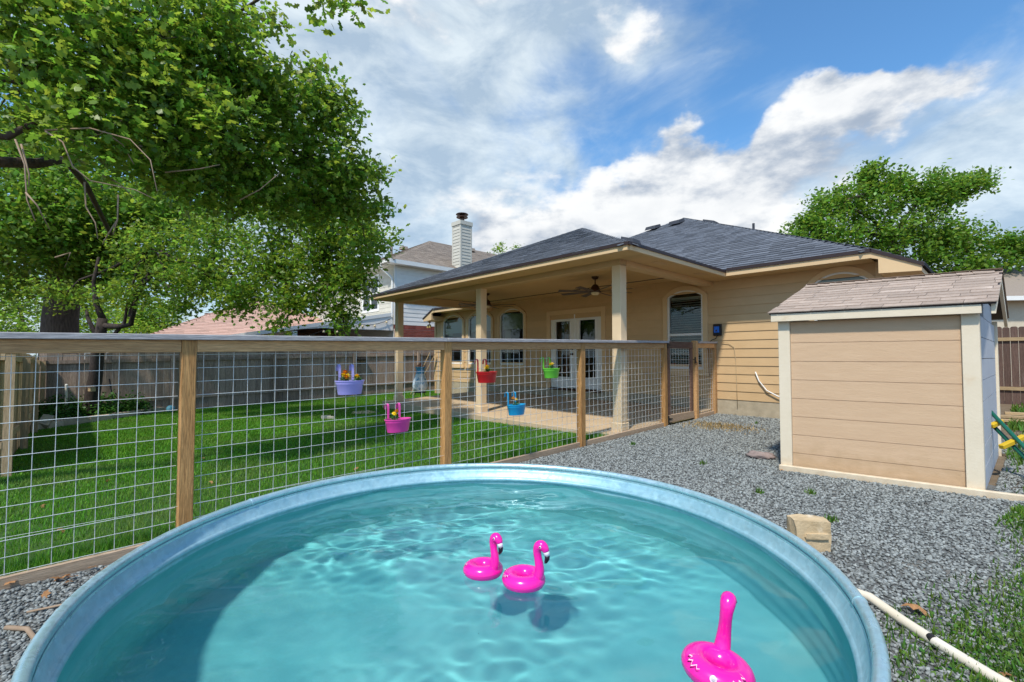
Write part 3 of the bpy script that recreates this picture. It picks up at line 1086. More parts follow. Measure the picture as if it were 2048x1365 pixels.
    pcs += shingle_list((-7.70, -3.93, 2.99), (1, 0, 0), (0, 1, .445), [(0, 0), (8.17, 0), (4.085, L2)])
    pcs += shingle_list((3.36, -.57, 2.735), (0, 1, 0), (-1, 0, .507), [(0, 0), (13, 0), (13, 7.65), (6.23, 7.65), (.0, .7)])
    pcs += shingle_list((.48, -3.93, 2.99), (0, 1, 0), (-1, 0, .445), [(0, 0), (3.35, 0), (6.9, L2), (4.08, L2)])
    cap_row(pcs, B, M); cap_row(pcs, A, M); cap_row(pcs, C, P); cap_row(pcs, D, P)
    cap_row(pcs, P, (-3.615, 2.95, 4.81)); cap_row(pcs, M, (-3.485, 13, 6.19))
    put_shingles(roof, pcs, SHINGLE, True, lambda u, v: 612 < u < 880)
    for (x, y, z, rz) in ((-4.14, 4.75, 5.73, 0), (-3.30, 4.80, 5.75, 0), (-2.35, 5.3, 5.62, 90), (-2.75, 1.2, 4.40, 90)):
        v = MB().hexa([(-.2, -.2, -.02), (.2, -.2, -.02), (.2, .2, .12), (-.2, .2, .12), (-.17, -.16, .10), (.17, -.16, .10), (.17, .2, .22), (-.17, .2, .22)])
        o = obj('roof_vent', v, DECK, roof)
        o.location = (x, y, z); o.rotation_euler = (0, 0, R(rz))
    obj('vent_pipe', MB().tube([(-.08, 2.5, 4.4), (-.08, 2.5, 4.66)], .03), DECK, roof)
    return H


build_house()

# ------------------------------------------------------------------ the wire fence and its gate
def ftop(y): return 1.66 + .0169 * y
def fgr(y): return .17 + .023 * y


def ybar(mb, y0, y1, x0, x1, f0, f1):      # a bar along y whose lower and upper edges follow f0(y), f1(y)
    return mb.hexa([(x0, y0, f0(y0)), (x1, y0, f0(y0)), (x1, y1, f0(y1)), (x0, y1, f0(y1)), (x0, y0, f1(y0)), (x1, y0, f1(y0)), (x1, y1, f1(y1)), (x0, y1, f1(y1))])


def wire_panel(root, ya, yb, ztop, zbot, x=0.0, pitch=.1016, rad=.0022):
    n = int((yb - ya) / pitch)
    off = ((yb - ya) - n * pitch) / 2
    for i in range(n + 1):
        y = ya + off + i * pitch
        xx = x + random.uniform(-.001, .001)
        obj('wire', MB().tube([(xx, y, zbot(y)), (xx + random.uniform(-.002, .004), y + random.uniform(-.002, .002), (zbot(y) + ztop(y)) / 2), (xx, y + random.uniform(-.003, .003), ztop(y))], rad, 5, False), WIRE, root, smooth=True)
    k = 0
    z = .018
    while ztop(ya) - z > zbot(ya) + .02:
        obj('wire', MB().tube([(x + rad * 1.7, ya, ztop(ya) - z), (x + rad * 1.7, yb, ztop(yb) - z)], rad, 5, False), WIRE, root, smooth=True)
        z += pitch
        k += 1


def build_fence():
    F = thing('wire_fence', 'cedar post fence with galvanised wire squares and a flat grey cap rail', 'fence', HO, HA)
    cap0 = lambda y: ftop(y) - .040
    rail0 = lambda y: ftop(y) - .130
    posts = [-11.43, -9.10, -6.77, -4.44, -2.11]
    for y in posts:
        obj('post', MB().hexa([(-.046, y - .046, fgr(y) - .3), (.046, y - .046, fgr(y) - .3), (.046, y + .046, fgr(y) - .3), (-.046, y + .046, fgr(y) - .3),
                               (-.046, y - .046, cap0(y) - .001), (.046, y - .046, cap0(y) - .001), (.046, y + .046, cap0(y) - .001), (-.046, y + .046, cap0(y) - .001)]), POSTWOOD, F, bevel=.004)
    obj('post', MB().box(-.046, .046, -.12, -.028, -.2, cap0(0) - .006), RAILWOOD, F, bevel=.004)
    obj('post', MB().box(-.046, .046, -.955, -.863, -.2, ftop(-.9) + .012), RAILWOOD, F, bevel=.004)
    for a, b in ((-12.6, -6.80), (-6.795, -2.04)):
        obj('cap_rail', ybar(MB(), a, b, -.075, .075, cap0, ftop), CAPWOOD, F, bevel=.004)
    obj('cap_rail', ybar(MB(), -.86, -.026, -.07, .07, cap0, ftop), CAPWOOD, F, bevel=.004)
    spans = list(zip(posts[:-1], posts[1:])) + [(-.905, -.07)]
    for a, b in spans:
        a, b = a + .048, b - .048
        obj('rail', ybar(MB(), a, b, .004, .042, rail0, lambda y: cap0(y) - .001), RAILWOOD, F, bevel=.003)
        obj('kick_board', ybar(MB(), a, b, -.02, .018, lambda y: fgr(y) - .06, lambda y: fgr(y) + .07), KICKWOOD, F, bevel=.003)
        if b < -10: continue
        lo = max(a, -10.75)
        wire_panel(F, lo + .01, b - .01, rail0, lambda y: fgr(y) + .05, x=-.008)
    obj('strand', MB().tube([(.03, -10.8, fgr(-10.8) + .33), (.03, -8.0, fgr(-8) + .27), (.03, -4.5, fgr(-4.5) + .28)], .0011, 4, False), WIRE, F)
    # gate
    G = thing('gate', 'dark stained wooden gate with wire mesh and black strap hinges', 'gate', W(0, -2.03), HA)
    y0, y1 = .03, 1.02
    gz = fgr(-2.0)
    zt, zb = ftop(-1.5) - .01, gz + .05
    obj('gate_rail', MB().box(-.02, .022, y0, y1 - .03, zt - .125, zt), GATEWOOD, G, bevel=.003)
    obj('gate_rail', MB().box(-.02, .022, y0, y1, zb, zb + .13), KICKWOOD, G, bevel=.003)
    obj('gate_stile', MB().box(-.018, .02, y0, y0 + .085, zb + .131, zt - .126), GATEWOOD, G, bevel=.003)
    obj('gate_stile', MB().box(-.018, .02, y1 - .12, y1 - .035, zb + .131, zt - .126), GATEWOOD, G, bevel=.003)
    wire_panel(G, y0 + .09, y1 - .125, lambda y: zt - .11, lambda y: zb + .11, x=0)
    for z in (zt - .07, zb + .06):
        h = MB().box(.023, .029, -.03, .05, z - .055, z + .055)
        h.prism([(.05, z - .02), (.05, z + .02), (.17, z + .006), (.17, z - .006)], .0235, .0285, 'x')
        h.tube([(.032, .01, z - .06), (.032, .01, z + .06)], .009)
        obj('hinge', h, BLACK, G)
    l = MB().box(.0305, .045, y1 + .02, y1 + .07, 1.22, 1.34)
    l.tube([(.038, y1 - .05, 1.29), (.038, y1 + .05, 1.29)], .008)
    l.tube([(.05, y1 + .04, 1.26), (.075, y1 + .04, 1.22), (.06, y1 + .04, 1.19)], .006)
    obj('latch', l, BLACK, G)


build_fence()


# ------------------------------------------------------------------ hanging flower planters
def ribbon(mb, path, y0, y1, th):      # a flat strip following (x, z) points, y0..y1 wide
    n = len(path)
    P = [Vector((x, 0, z)) for x, z in path]
    outer, inner = [], []
    for i in range(n):
        d = (P[min(i + 1, n - 1)] - P[max(i - 1, 0)]).normalized()
        nn = Vector((-d.z, 0, d.x)) * th
        outer.append(P[i]); inner.append(P[i] + nn)
    vs = []
    for o, i in zip(outer, inner):
        vs += [(o.x, y0, o.z), (o.x, y1, o.z), (i.x, y1, i.z), (i.x, y0, i.z)]
    fs = [(0, 1, 2, 3), tuple(4 * (n - 1) + k for k in (3, 2, 1, 0))]
    for i in range(n - 1):
        a, b = 4 * i, 4 * i + 4
        for k in range(4):
            fs.append((a + k, b + k, b + (k + 1) % 4, a + (k + 1) % 4))
    return mb.add(vs, fs)


def flower_mesh(name, material):
    mb = MB()
    for layer, (r, z, n) in enumerate(((.027, .0, 9), (.023, .007, 8), (.017, .013, 7), (.010, .018, 5))):
        for k in range(n):
            a = 2 * math.pi * (k + .5 * layer) / n
            w = math.pi / n * 1.25
            p = [(0, 0, z), (r * .75 * math.cos(a - w), r * .75 * math.sin(a - w), z + .004), (r * math.cos(a - w * .4), r * math.sin(a - w * .4), z + .002 - .003 * (layer == 0)),
                 (r * math.cos(a + w * .4), r * math.sin(a + w * .4), z + .002 - .003 * (layer == 0)), (r * .75 * math.cos(a + w), r * .75 * math.sin(a + w), z + .004)]
            mb.add(p, [(0, 1, 2, 3, 4)])
    mb.ball((0, 0, -.006), .009, 8, 5)
    return mesh_of(name, mb, material, recalc=False)


FLOWER, FLOWER_O = flower_mesh('flower', PETAL), flower_mesh('flower_orange', PETAL_O)


def marigold(loc, heads, label, h=.075, spread=.03):
    t = thing('marigold_plant', label, 'flower', loc, random.uniform(0, 6), 'marigolds in the planters')
    st = MB()
    for i, (dx, dy, hz, o) in enumerate(heads):
        st.tube([(dx * .3, dy * .3, -.02), (dx * .7, dy * .7, hz * .6), (dx, dy, hz - .004)], .0022, 5)
    obj('stem', st, MARI, t)
    n = 90
    lv = [(0, 0, 0), (.35, .16, .05), (.75, .13, .04), (1, 0, -.03), (.75, -.13, .04), (.35, -.16, .05)]
    a = rng.uniform(0, 6.28, n); r = spread * np.sqrt(rng.uniform(0, 1, n)) * 1.1
    pos = np.stack([r * np.cos(a), r * np.sin(a), rng.uniform(-.01, h * .75, n)], 1)
    V, F = scatter(lv, [(0, 1, 2, 3), (0, 3, 4, 5)], pos, rand_rot(n, 1.0), rng.uniform(.024, .042, n))
    link('foliage', arr_mesh('foliage', V, F, MARI), t)
    for dx, dy, hz, o in heads:
        f = link('flower', FLOWER_O if o else FLOWER, t, (dx, dy, hz))
        f.rotation_euler = (random.uniform(-.5, .5), random.uniform(-.5, .5), random.uniform(0, 6))
    return t


def planter(y, hook_top, colour, name_c, place, heads, plants=None, tilt=0.0, L=.128):
    zr = hook_top - .155
    t = thing('hanging_planter', '%s hanging planter with yellow marigolds on the wire fence, %s' % (name_c, place), 'planter', W(.092, y, zr), HA + tilt, 'planters hooked on the wire fence')
    m = enamel(name_c.replace(' ', '_') + '_enamel', colour)
    L = L * 1.06
    b = MB().lathe([(.001, -.118), (.80, -.118), (.82, -.112), (.94, -.03), (.955, -.028), (.965, -.02), (1.0, -.001), (1.035, .0), (1.035, .008), (.99, .008), (.965, -.006), (.80, -.105), (.001, -.105)],
                   36, sx=L * .56, sy=L)
    obj('bucket', b, m, t, smooth='auto')
    obj('soil', MB().lathe([(.001, -.022), (.5, -.018), (.93, -.026)], 24, sx=L * .56, sy=L), SOIL, t, smooth=True)
    for yy in (-.062, .062):
        h = MB()
        bx = -L * .56 - .004
        path = [(bx + .012, -.035), (bx, .0), (bx, .10), (bx - .004, .128)]
        cx, cz, rr = bx - .030, .125, .028
        path += [(cx + rr * math.cos(a), cz + rr * math.sin(a)) for a in [R(q) for q in (25, 55, 90, 125, 155, 180)]]
        path += [(cx - rr - .001, .105), (cx - rr - .006, .092)]
        ribbon(h, path, yy - .011, yy + .011, .003)
        obj('hook', h, m, t, smooth='auto')
    for q in plants or [(0, 0)]:
        hs = heads[q] if isinstance(heads, dict) else heads
        p = W(.092 + q[0], y + q[1], zr - .02)
        marigold(p, hs, 'yellow marigold growing in the %s planter%s' % (name_c, q[2] if len(q) > 2 else ''))


planter(-7.89, 1.275, (.40, .37, .80), 'lavender', 'nearest the grey fence', {(0, -.05, ', left clump with an orange bloom'): [(-.01, .0, .075, 0), (.02, -.04, .055, 1), (.0, .03, .10, 1), (.02, .03, .07, 0)],
        (0, .07, ', right clump of two blooms'): [(0, -.02, .06, 0), (.01, .03, .062, 0)]}, [(0, -.05, ', left clump with an orange bloom'), (0, .07, ', right clump of two blooms')], L=.125)
planter(-7.40, .885, (.85, .07, .40), 'hot pink', 'lowest of the five', [(0, .01, .075, 0), (.01, -.01, .10, 1)], [(.0, -.03)], L=.128)
planter(-6.27, 1.32, (.62, .012, .015), 'red', 'before a porch column', [(0, .02, .07, 0), (.01, -.02, .062, 0), (.0, .05, .085, 0)], [(0, .0)], L=.135)
planter(-5.80, .914, (.01, .36, .68), 'sky blue', 'lower than red and green', [(0, 0, .085, 0), (.01, .03, .10, 1)], [(0, -.01)], L=.13)
planter(-5.17, 1.34, (.16, .62, .05), 'lime green', 'before the french doors', [(0, .02, .085, 0), (.01, .0, .075, 0)], [(0, .0)], L=.13)


# ------------------------------------------------------------------ stock tank pool, water, flamingo floats
RIM = .655
WL = .535


def build_tank():
    T = thing('stock_tank', 'large round galvanised steel stock tank used as a pool', 'tank', (TANK_C.x, TANK_C.y, 0), 0)
    n = 128
    rr = TANK_R - .022
    prof = [(rr + .004 + .017 * math.cos(a), RIM - .017 + .017 * math.sin(a)) for a in [R(q) for q in range(0, 360, 24)]]
    prof.append(prof[0])
    obj('rim', MB().lathe(prof, n), GALV, T, smooth=True)
    z0 = gw(TANK_C.x, TANK_C.y) - .02
    ro = rr - .012
    outer = [(ro, z0)]
    for i in range(1, 56):
        z = z0 + (RIM - .05 - z0) * i / 55
        outer.append((ro + .012 * (.5 - .5 * math.cos(2 * math.pi * z / .11)) * (0 if z > RIM - .08 else 1), z))
    outer += [(ro, RIM - .03)]
    obj('outer_wall', MB().lathe(outer, n), GALV, T, smooth=True)
    ri = rr - .011
    inner = [(rr + .002, RIM - .026), (ri + .003, RIM - .031), (ri - .006, RIM - .048), (ri - .018, RIM - .082)]
    inner += [(ri - .016 - .013 * math.sin(a) , RIM - .095 + .013 * math.cos(a)) for a in [R(q) for q in range(20, 181, 20)]]
    inner += [(ri - .016, WL - .006)]
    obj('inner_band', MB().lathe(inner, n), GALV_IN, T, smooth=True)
    low = [(ri - .016, WL - .0065), (ri - .018, .40)]
    for i in range(1, 40):
        z = .40 - (.40 - .04) * i / 39
        low.append((ri - .018 - .004 * (.5 - .5 * math.cos(2 * math.pi * z / .11)), z))
    low += [(ri - .03, .03), (.6, .026), (.001, .025)]
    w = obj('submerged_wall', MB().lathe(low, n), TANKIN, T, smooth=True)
    w.cycles.is_caustics_receiver = True
    # the rolled rim is joined in two places
    sm = MB()
    for a in (R(-22), R(158)):
        c = (rr + .004) * math.cos(a), (rr + .004) * math.sin(a)
        sm.tube([(c[0] - .006 * math.sin(-a), c[1] - .006 * math.cos(a), RIM - .017), (c[0] + .006 * math.sin(-a), c[1] + .006 * math.cos(a), RIM - .017)], .0195, 16)
    obj('rim_joint', sm, GALV, T, smooth='auto')['kind'] = 'stuff'


build_tank()


def build_water():
    m = 230
    rad = TANK_R - .060
    c = np.linspace(-rad, rad, m)
    X, Y = np.meshgrid(c, c, indexing='ij')
    r = np.random.default_rng(11)
    Z = np.zeros_like(X)
    patch = np.clip(.5 + .8 * np.sin(1.9 * X + 1.3 * np.sin(2.3 * Y) + 1.0) * np.sin(2.4 * Y - .9 * X + .4) + .35 * np.sin(4.1 * X - 3.3 * Y), .12, 1.4)
    for wl_, amp, k in ((.85, .0062, 6), (.42, .0046, 9), (.21, .0029 * patch, 14), (.12, .0014 * patch, 16), (.065, .0005 * patch, 16)):
        for _ in range(k):
            th = r.normal(1.35, .75) if wl_ < .4 else r.uniform(0, 6.28)
            kk = 2 * math.pi / (wl_ * r.uniform(.75, 1.3))
            ph = r.uniform(0, 6.28)
            wob = .55 * np.sin(2.1 * (X * math.cos(th + 1.3) + Y * math.sin(th + 1.3)) + r.uniform(0, 6)) + .35 * np.sin(4.3 * (X * math.sin(th) - Y * math.cos(th)) + r.uniform(0, 6))
            env = .55 + .45 * np.sin(X * r.uniform(-2.5, 2.5) + Y * r.uniform(-2.5, 2.5) + r.uniform(0, 6))
            Z += amp / math.sqrt(k) * env * np.sin(kk * (X * math.cos(th) + Y * math.sin(th)) + ph + wob)
    # more chop along the far side, calmer in the middle
    chop = .65 + .55 * np.clip((Y - .1) / .8, 0, 1) + .35 * np.clip((-X - .2) / .8, 0, 1)
    Z = WL + Z * chop
    V = np.stack([X + TANK_C.x, Y + TANK_C.y, Z], -1).reshape(-1, 3)
    i = np.arange(m * m).reshape(m, m)
    F = np.stack([i[:-1, :-1], i[1:, :-1], i[1:, 1:], i[:-1, 1:]], -1).reshape(-1, 4)
    cen = V[F].mean(1)
    keep = np.hypot(cen[:, 0] - TANK_C.x, cen[:, 1] - TANK_C.y) < rad + .02
    rr = np.hypot(V[:, 0] - TANK_C.x, V[:, 1] - TANK_C.y)
    me = arr_mesh('water', V, F[keep], WATER, True)
    o = tag(link('water', me), kind='structure')
    o.cycles.is_caustics_caster = True
    sun_d.cycles.is_caustics_light = True
    # tidy loose vertices
    import bmesh
    bm = bmesh.new(); bm.from_mesh(me)
    bmesh.ops.delete(bm, geom=[v for v in bm.verts if not v.link_faces], context='VERTS')
    bm.to_mesh(me); bm.free()


build_water()


def flamingo(loc, rz, s, label, tilt=(0, 0)):
    t = thing('flamingo_float', label, 'pool toy', loc, rz, 'pink flamingo floats in the tank')
    t.scale = (s, s, s)
    t.rotation_euler = (tilt[0], tilt[1], rz)
    RM, RN = .0465, .0285
    pr = [(RM + RN * math.cos(a), RN * .92 * math.sin(a)) for a in [2 * math.pi * k / 20 for k in range(20)]]
    pr.append(pr[0])
    mb = MB().lathe(pr, 48)
    # puckers along the outer seam
    vs = []
    for x, y, z in mb.v:
        a = math.atan2(y, x); rr = math.hypot(x, y)
        k = max(0, rr - RM) / RN
        q = 1 - .012 * k * math.cos(a * 22) * math.exp(-((z + .006) / .012) ** 2)
        vs.append((x * q, y * q, z))
    mb.v = vs
    obj('ring', mb, PINK, t, smooth=True)
    path = [(0, .052, .012), (0, .060, .030), (0, .061, .055), (0, .055, .082), (0, .051, .104), (0, .056, .122), (0, .068, .128), (0, .080, .120), (0, .086, .108)]
    rad = [.0190, .0172, .0148, .0135, .0142, .0168, .0172, .0145, .0105]
    # smooth the path a little
    P, Q = [], []
    for i in range(len(path) - 1):
        for k in range(3):
            f = k / 3
            P.append(tuple(path[i][j] * (1 - f) + path[i + 1][j] * f for j in range(3))); Q.append(rad[i] * (1 - f) + rad[i + 1] * f)
    P.append(path[-1]); Q.append(rad[-1])
    for _ in range(2):
        P = [P[0]] + [tuple((P[i - 1][j] + 2 * P[i][j] + P[i + 1][j]) / 4 for j in range(3)) for i in range(1, len(P) - 1)] + [P[-1]]
    obj('neck', MB().tube(P, Q, 14), PINK, t, smooth=True)
    obj('beak_base', MB().tube([(0, .082, .114), (0, .0875, .104), (0, .0895, .096)], [.0112, .0102, .0088], 12), PRINTW, t, smooth=True)
    obj('beak_tip', MB().tube([(0, .0893, .097), (0, .0890, .086), (0, .0840, .074), (0, .080, .069)], [.0090, .0085, .0055, .0015], 12), PRINTB, t, smooth=True)
    for sx in (-1, 1):
        e = MB().ball((sx * .0152, .069, .126), .0055, 10, 6, (.35, 1, 1))
        eo = obj('eye', e, PRINTW, t, smooth=True)
        obj('pupil', MB().ball((sx * .0170, .0695, .1255), .0026, 8, 5, (.35, 1, 1)), PRINTB, eo, smooth=True)

    def surf(a, b, h=.0005):      # ring angle a, tube angle b
        r = RM + (RN + h) * math.cos(b)
        return (r * math.sin(a), -r * math.cos(a), (RN * .92 + h) * math.sin(b))
    for sx in (-1, 1):
        for m, dh, db, nm in ((PRINTB, .0004, -.16, 'wing_mark_black'), (PRINTW, .0009, 0, 'wing_mark')):  # black print set off below the white wing print
            zz = [(.95, 1.75), (.97, 1.30), (1.02, .95), (.90, 1.08), (.88, .70), (.76, .92), (.70, .52), (.56, .85), (.50, .60), (.42, .72)]
            w = MB()
            pts = []
            for (a0, b0), (a1, b1) in zip(zz[:-1], zz[1:]):
                for k in range(4):
                    f = k / 4
                    pts.append((a0 + (a1 - a0) * f, b0 + (b1 - b0) * f))
            pts.append(zz[-1])
            wd = .085
            vs = []
            for i, (a, b) in enumerate(pts):
                ww = wd * (.35 + .65 * math.sin(math.pi * min(1, (i + 1) / len(pts))))
                vs += [surf(sx * a, b + db, dh), surf(sx * a, b + db - ww, dh)]
            w.add(vs, [(2 * i, 2 * i + 1, 2 * i + 3, 2 * i + 2) for i in range(len(pts) - 1)])
            obj(nm, w, m, t)
    v = MB().lathe([(.0008, .0035), (.0028, .0035), (.0034, .0), (.007, -.0003)], 12)
    vo = obj('valve', v, CLEARV, t, smooth=True)
    p = surf(0, .55, .0008)
    vo.matrix_local = Matrix.Translation(p) @ Matrix.Rotation(-(math.pi / 2 - .55) * -1, 4, 'X')
    return t


flamingo((-.108, 1.770, WL + .012), R(-131), 1.0, 'pink inflatable flamingo ring on the left of the touching pair, farthest from the shed', (R(3), R(-3)))
flamingo((.042, 1.695, WL + .011), R(-119), 1.04, 'pink inflatable flamingo ring on the right of the touching pair in the tank')
flamingo((.520, 1.205, WL + .016), R(-32), 1.16, 'pink inflatable flamingo ring alone near the tank rim, turned away', (R(-4), R(7)))

# ------------------------------------------------------------------ the shed
SP = Vector((2.41, -3.90)); SFX = Vector((1.60, .23)).normalized(); SFY = Vector((.025, 1.0)).normalized()
SG = .07


def build_shed():
    S = thing('garden_shed', 'small tan painted garden shed with cream trim and brown shingle roof', 'shed', HO, HA)
    def sp(p, q, z): return (SP.x + SFX.x * p + SFY.x * q, SP.y + SFX.y * p + SFY.y * q, z)
    def sbox(mb, p0, p1, q0, q1, z0, z1):
        return mb.hexa([sp(p0, q0, z0), sp(p1, q0, z0), sp(p1, q1, z0), sp(p0, q1, z0), sp(p0, q0, z1), sp(p1, q0, z1), sp(p1, q1, z1), sp(p0, q1, z1)])
    Wd, Dp = 1.617, 2.45
    zs = [SG + .06, .285, .485, .685, .885, 1.09, 1.295, 1.50, 1.735]
    for i, (a, b) in enumerate(zip(zs[:-1], zs[1:])):
        mb = MB()
        # a groove along the top edge of each plank
        mb.hexa([sp(.115, .0, a), sp(Wd - .125, .0, a), sp(Wd - .125, .03, a), sp(.115, .03, a), sp(.115, .0, b - .006), sp(Wd - .125, .0, b - .006), sp(Wd - .125, .03, b - .006), sp(.115, .03, b - .006)])
        mb.hexa([sp(.115, .004, b - .006), sp(Wd - .125, .004, b - .006), sp(Wd - .125, .03, b - .006), sp(.115, .03, b - .006), sp(.115, .006, b), sp(Wd - .125, .006, b), sp(Wd - .125, .03, b), sp(.115, .03, b)])
        obj('plank', mb, SHED, S)
    obj('corner_post', sbox(MB(), .0, .112, -.025, .09, SG, 1.80), SHED_TRIM, S, bevel=.004)
    obj('corner_post', sbox(MB(), Wd - .122, Wd, -.025, .09, SG - .03, 1.80), SHED_TRIM, S, bevel=.004)
    obj('corner_post', sbox(MB(), Wd - .09, Wd + .022, Dp - .09, Dp, SG, 1.78), SHED_TRIM, S, bevel=.004)
    # side wall planks (gable) and the hidden walls
    z = SG + .04
    ridge, half = 2.20, Dp / 2
    while z < 2.12:
        t = min(z + .203, 2.13)
        if z < 1.72:
            q0, q1 = .093, Dp - .093
        if t > 1.76:
            k = (t - 1.70) / (ridge - 1.70) * half
            q0, q1 = max(.093, k), Dp - max(.093, k)
        if q1 - q0 > .1:
            obj('plank', sbox(MB(), Wd - .03, Wd - (.004 if int(z * 10) % 2 else .006), q0, q1, z, t - .006), SHED_SIDE, S)
        z = t
    obj('back_wall', sbox(MB(), .0, Wd - .1, Dp - .05, Dp, SG, 1.75), SHED, S)
    obj('left_wall', sbox(MB(), .0, .03, .1, Dp - .06, SG, 1.80), SHED, S)
    obj('floor_frame', sbox(MB(), .04, Wd - .04, .05, Dp - .06, SG - .1, SG + .05), SHED, S)
    # roof
    zr = 2.27
    e0, e1 = -.095, Dp + .095
    half = Dp / 2
    def roof_z(q): return zr - (half - q) * (zr - 1.835) / (half - e0) if q < half else zr - (q - half) * (zr - 1.835) / (e1 - half)
    p0, p1 = -.062, Wd + .115
    dk = MB()
    slab3(dk, [sp(p0, e0, roof_z(e0)), sp(p1, e0, roof_z(e0)), sp(p1, half, zr), sp(p0, half, zr)], .02)
    slab3(dk, [sp(p0, half, zr), sp(p1, half, zr), sp(p1, e1, roof_z(e1)), sp(p0, e1, roof_z(e1))], .02)
    roof = obj('roof', dk, DRIP, S)
    A = Vector(sp(p0 - .01, e0 - .02, roof_z(e0) - .005)); B = Vector(sp(p1 + .01, e0 - .02, roof_z(e0) - .005)); Cc = Vector(sp(p0 - .01, half, zr))
    e = (B - A); Lh = e.length; s = (Cc - A); Ls = s.length
    pcs = shingle_list(A, e, s, [(0, 0), (Lh, 0), (Lh, Ls), (0, Ls)], dv=.132, wmin=.29, wmax=.32, th=.009, jag=.0)
    A2 = Vector(sp(p1 + .01, e1 + .02, roof_z(e1) - .005)); C2 = Vector(sp(p1 + .01, half, zr))
    pcs += shingle_list(A2, -e, C2 - A2, [(0, 0), (Lh, 0), (Lh, Ls), (0, Ls)], dv=.132, wmin=.29, wmax=.32, th=.009, jag=.0)
    cap_row(pcs, sp(p0, half, zr + .012), sp(p1, half, zr + .012), .12, .13)
    put_shingles(roof, pcs, BROWN_SHINGLE, True, lambda u, v: True)
    obj('fascia', sbox(MB(), p0 + .015, Wd + .02, e0 + .0, e0 + .03, 1.735, 1.822), SHED_TRIM, S, bevel=.003)
    for a, b in ((e0 + .032, half - .002), (e1, half + .002)):
        rk = MB()
        c0, c1 = p1 - .035, p1 - .005
        rk.hexa([sp(c0, a, roof_z(a) - .115), sp(c1, a, roof_z(a) - .115), sp(c1, b, zr - .115), sp(c0, b, zr - .115),
                 sp(c0, a, roof_z(a) - .024), sp(c1, a, roof_z(a) - .024), sp(c1, b, zr - .024), sp(c0, b, zr - .024)])
        obj('rake_board', rk, SHED_TRIM, S)
    # painted ground beam the shed stands behind
    K = MB()
    sbox(K, .0, 2.45, -.085, -.027, SG - .1, SG + .075)
    k = obj('ground_beam', K, SHED_TRIM, None, bevel=.006, loc=HO, rz=HA)
    tag(k, 'long cream painted beam lying on the gravel along the foot of the shed', 'beam')


build_shed()


# ------------------------------------------------------------------ wooden fences
def picket_fence(name, label, cat, a, b, gz, h, mats, rail_side, pitch=.14, dogear=True, pw=.135, rails=(.35, 1.45), posts=2.4, gap_var=.004, post_h=.0):
    a, b = Vector((*a, 0)), Vector((*b, 0))
    d = b - a
    L = d.length
    ang = math.atan2(d.y, d.x)
    root = thing(name, label, cat, (a.x, a.y, 0), ang)
    n = int(L / pitch)
    for i in range(n):
        x = i * pitch
        wp = a + d * ((x + pitch / 2) / L)
        z0 = gz(wp.x, wp.y)
        w = pw + random.uniform(-.004, .004)
        hh = h + random.uniform(-.02, .02)
        c = .03 if dogear else 0
        yy = random.uniform(-gap_var, gap_var)
        poly = [(x, z0 - .02), (x + w, z0 - .02), (x + w, z0 + hh - c), (x + w - c, z0 + hh), (x + c, z0 + hh), (x, z0 + hh - c)]
        obj('picket', MB().prism(poly, yy - .009, yy + .009), mats[0], root)
    for rz in rails:
        m = MB()
        k = max(1, int(L / posts))
        for i in range(k):
            x0, x1 = L * i / k + .002, L * (i + 1) / k - .002
            p0, p1 = a + d * (x0 / L), a + d * (x1 / L)
            m = MB()
            y0, y1 = (.017, .055) if rail_side > 0 else (-.055, -.017)
            za, zb = gz(p0.x, p0.y) + rz, gz(p1.x, p1.y) + rz
            m.hexa([(x0, y0, za), (x1, y0, zb), (x1, y1, zb), (x0, y1, za), (x0, y0, za + .085), (x1, y0, zb + .085), (x1, y1, zb + .085), (x0, y1, za + .085)])
            obj('rail', m, mats[1], root)
    k = max(1, int(L / posts))
    for i in range(k + 1):
        x = min(max(L * i / k, .05), L - .05)
        p = a + d * (x / L)
        z0 = gz(p.x, p.y)
        y0, y1 = (.057, .147) if rail_side > 0 else (-.147, -.057)
        obj('post', MB().box(x - .045, x + .045, y0, y1, z0 - .3, z0 + h - .1 + post_h), mats[2], root)
    return root


def P2(x, y):
    p = W(x, y); return (p.x, p.y)


picket_fence('board_fence', 'weathered grey board fence along the far side of the lawn', 'fence', P2(-12.4, -10.4), P2(-12.4, 3.2), gw, 1.72, (OLDWOOD, OLDWOOD, OLDWOOD), -1, dogear=False)
picket_fence('picket_fence', 'new yellow brown board fence at the left edge of the lawn', 'fence', P2(-4.35, -10.42), P2(-12.25, -10.42), gw, 1.62, (NEWWOOD, NEWWOOD, NEWWOOD), -1, dogear=False, pitch=.15, pw=.14)
picket_fence('privacy_fence', 'brown dog eared privacy fence behind the shed on the right', 'fence', P2(2.95, 7.6), P2(9.5, 7.6), lambda x, y: .15, 1.95, (BROWNWOOD, LUMBER, BROWNWOOD), -1, rails=(.35, 1.60))


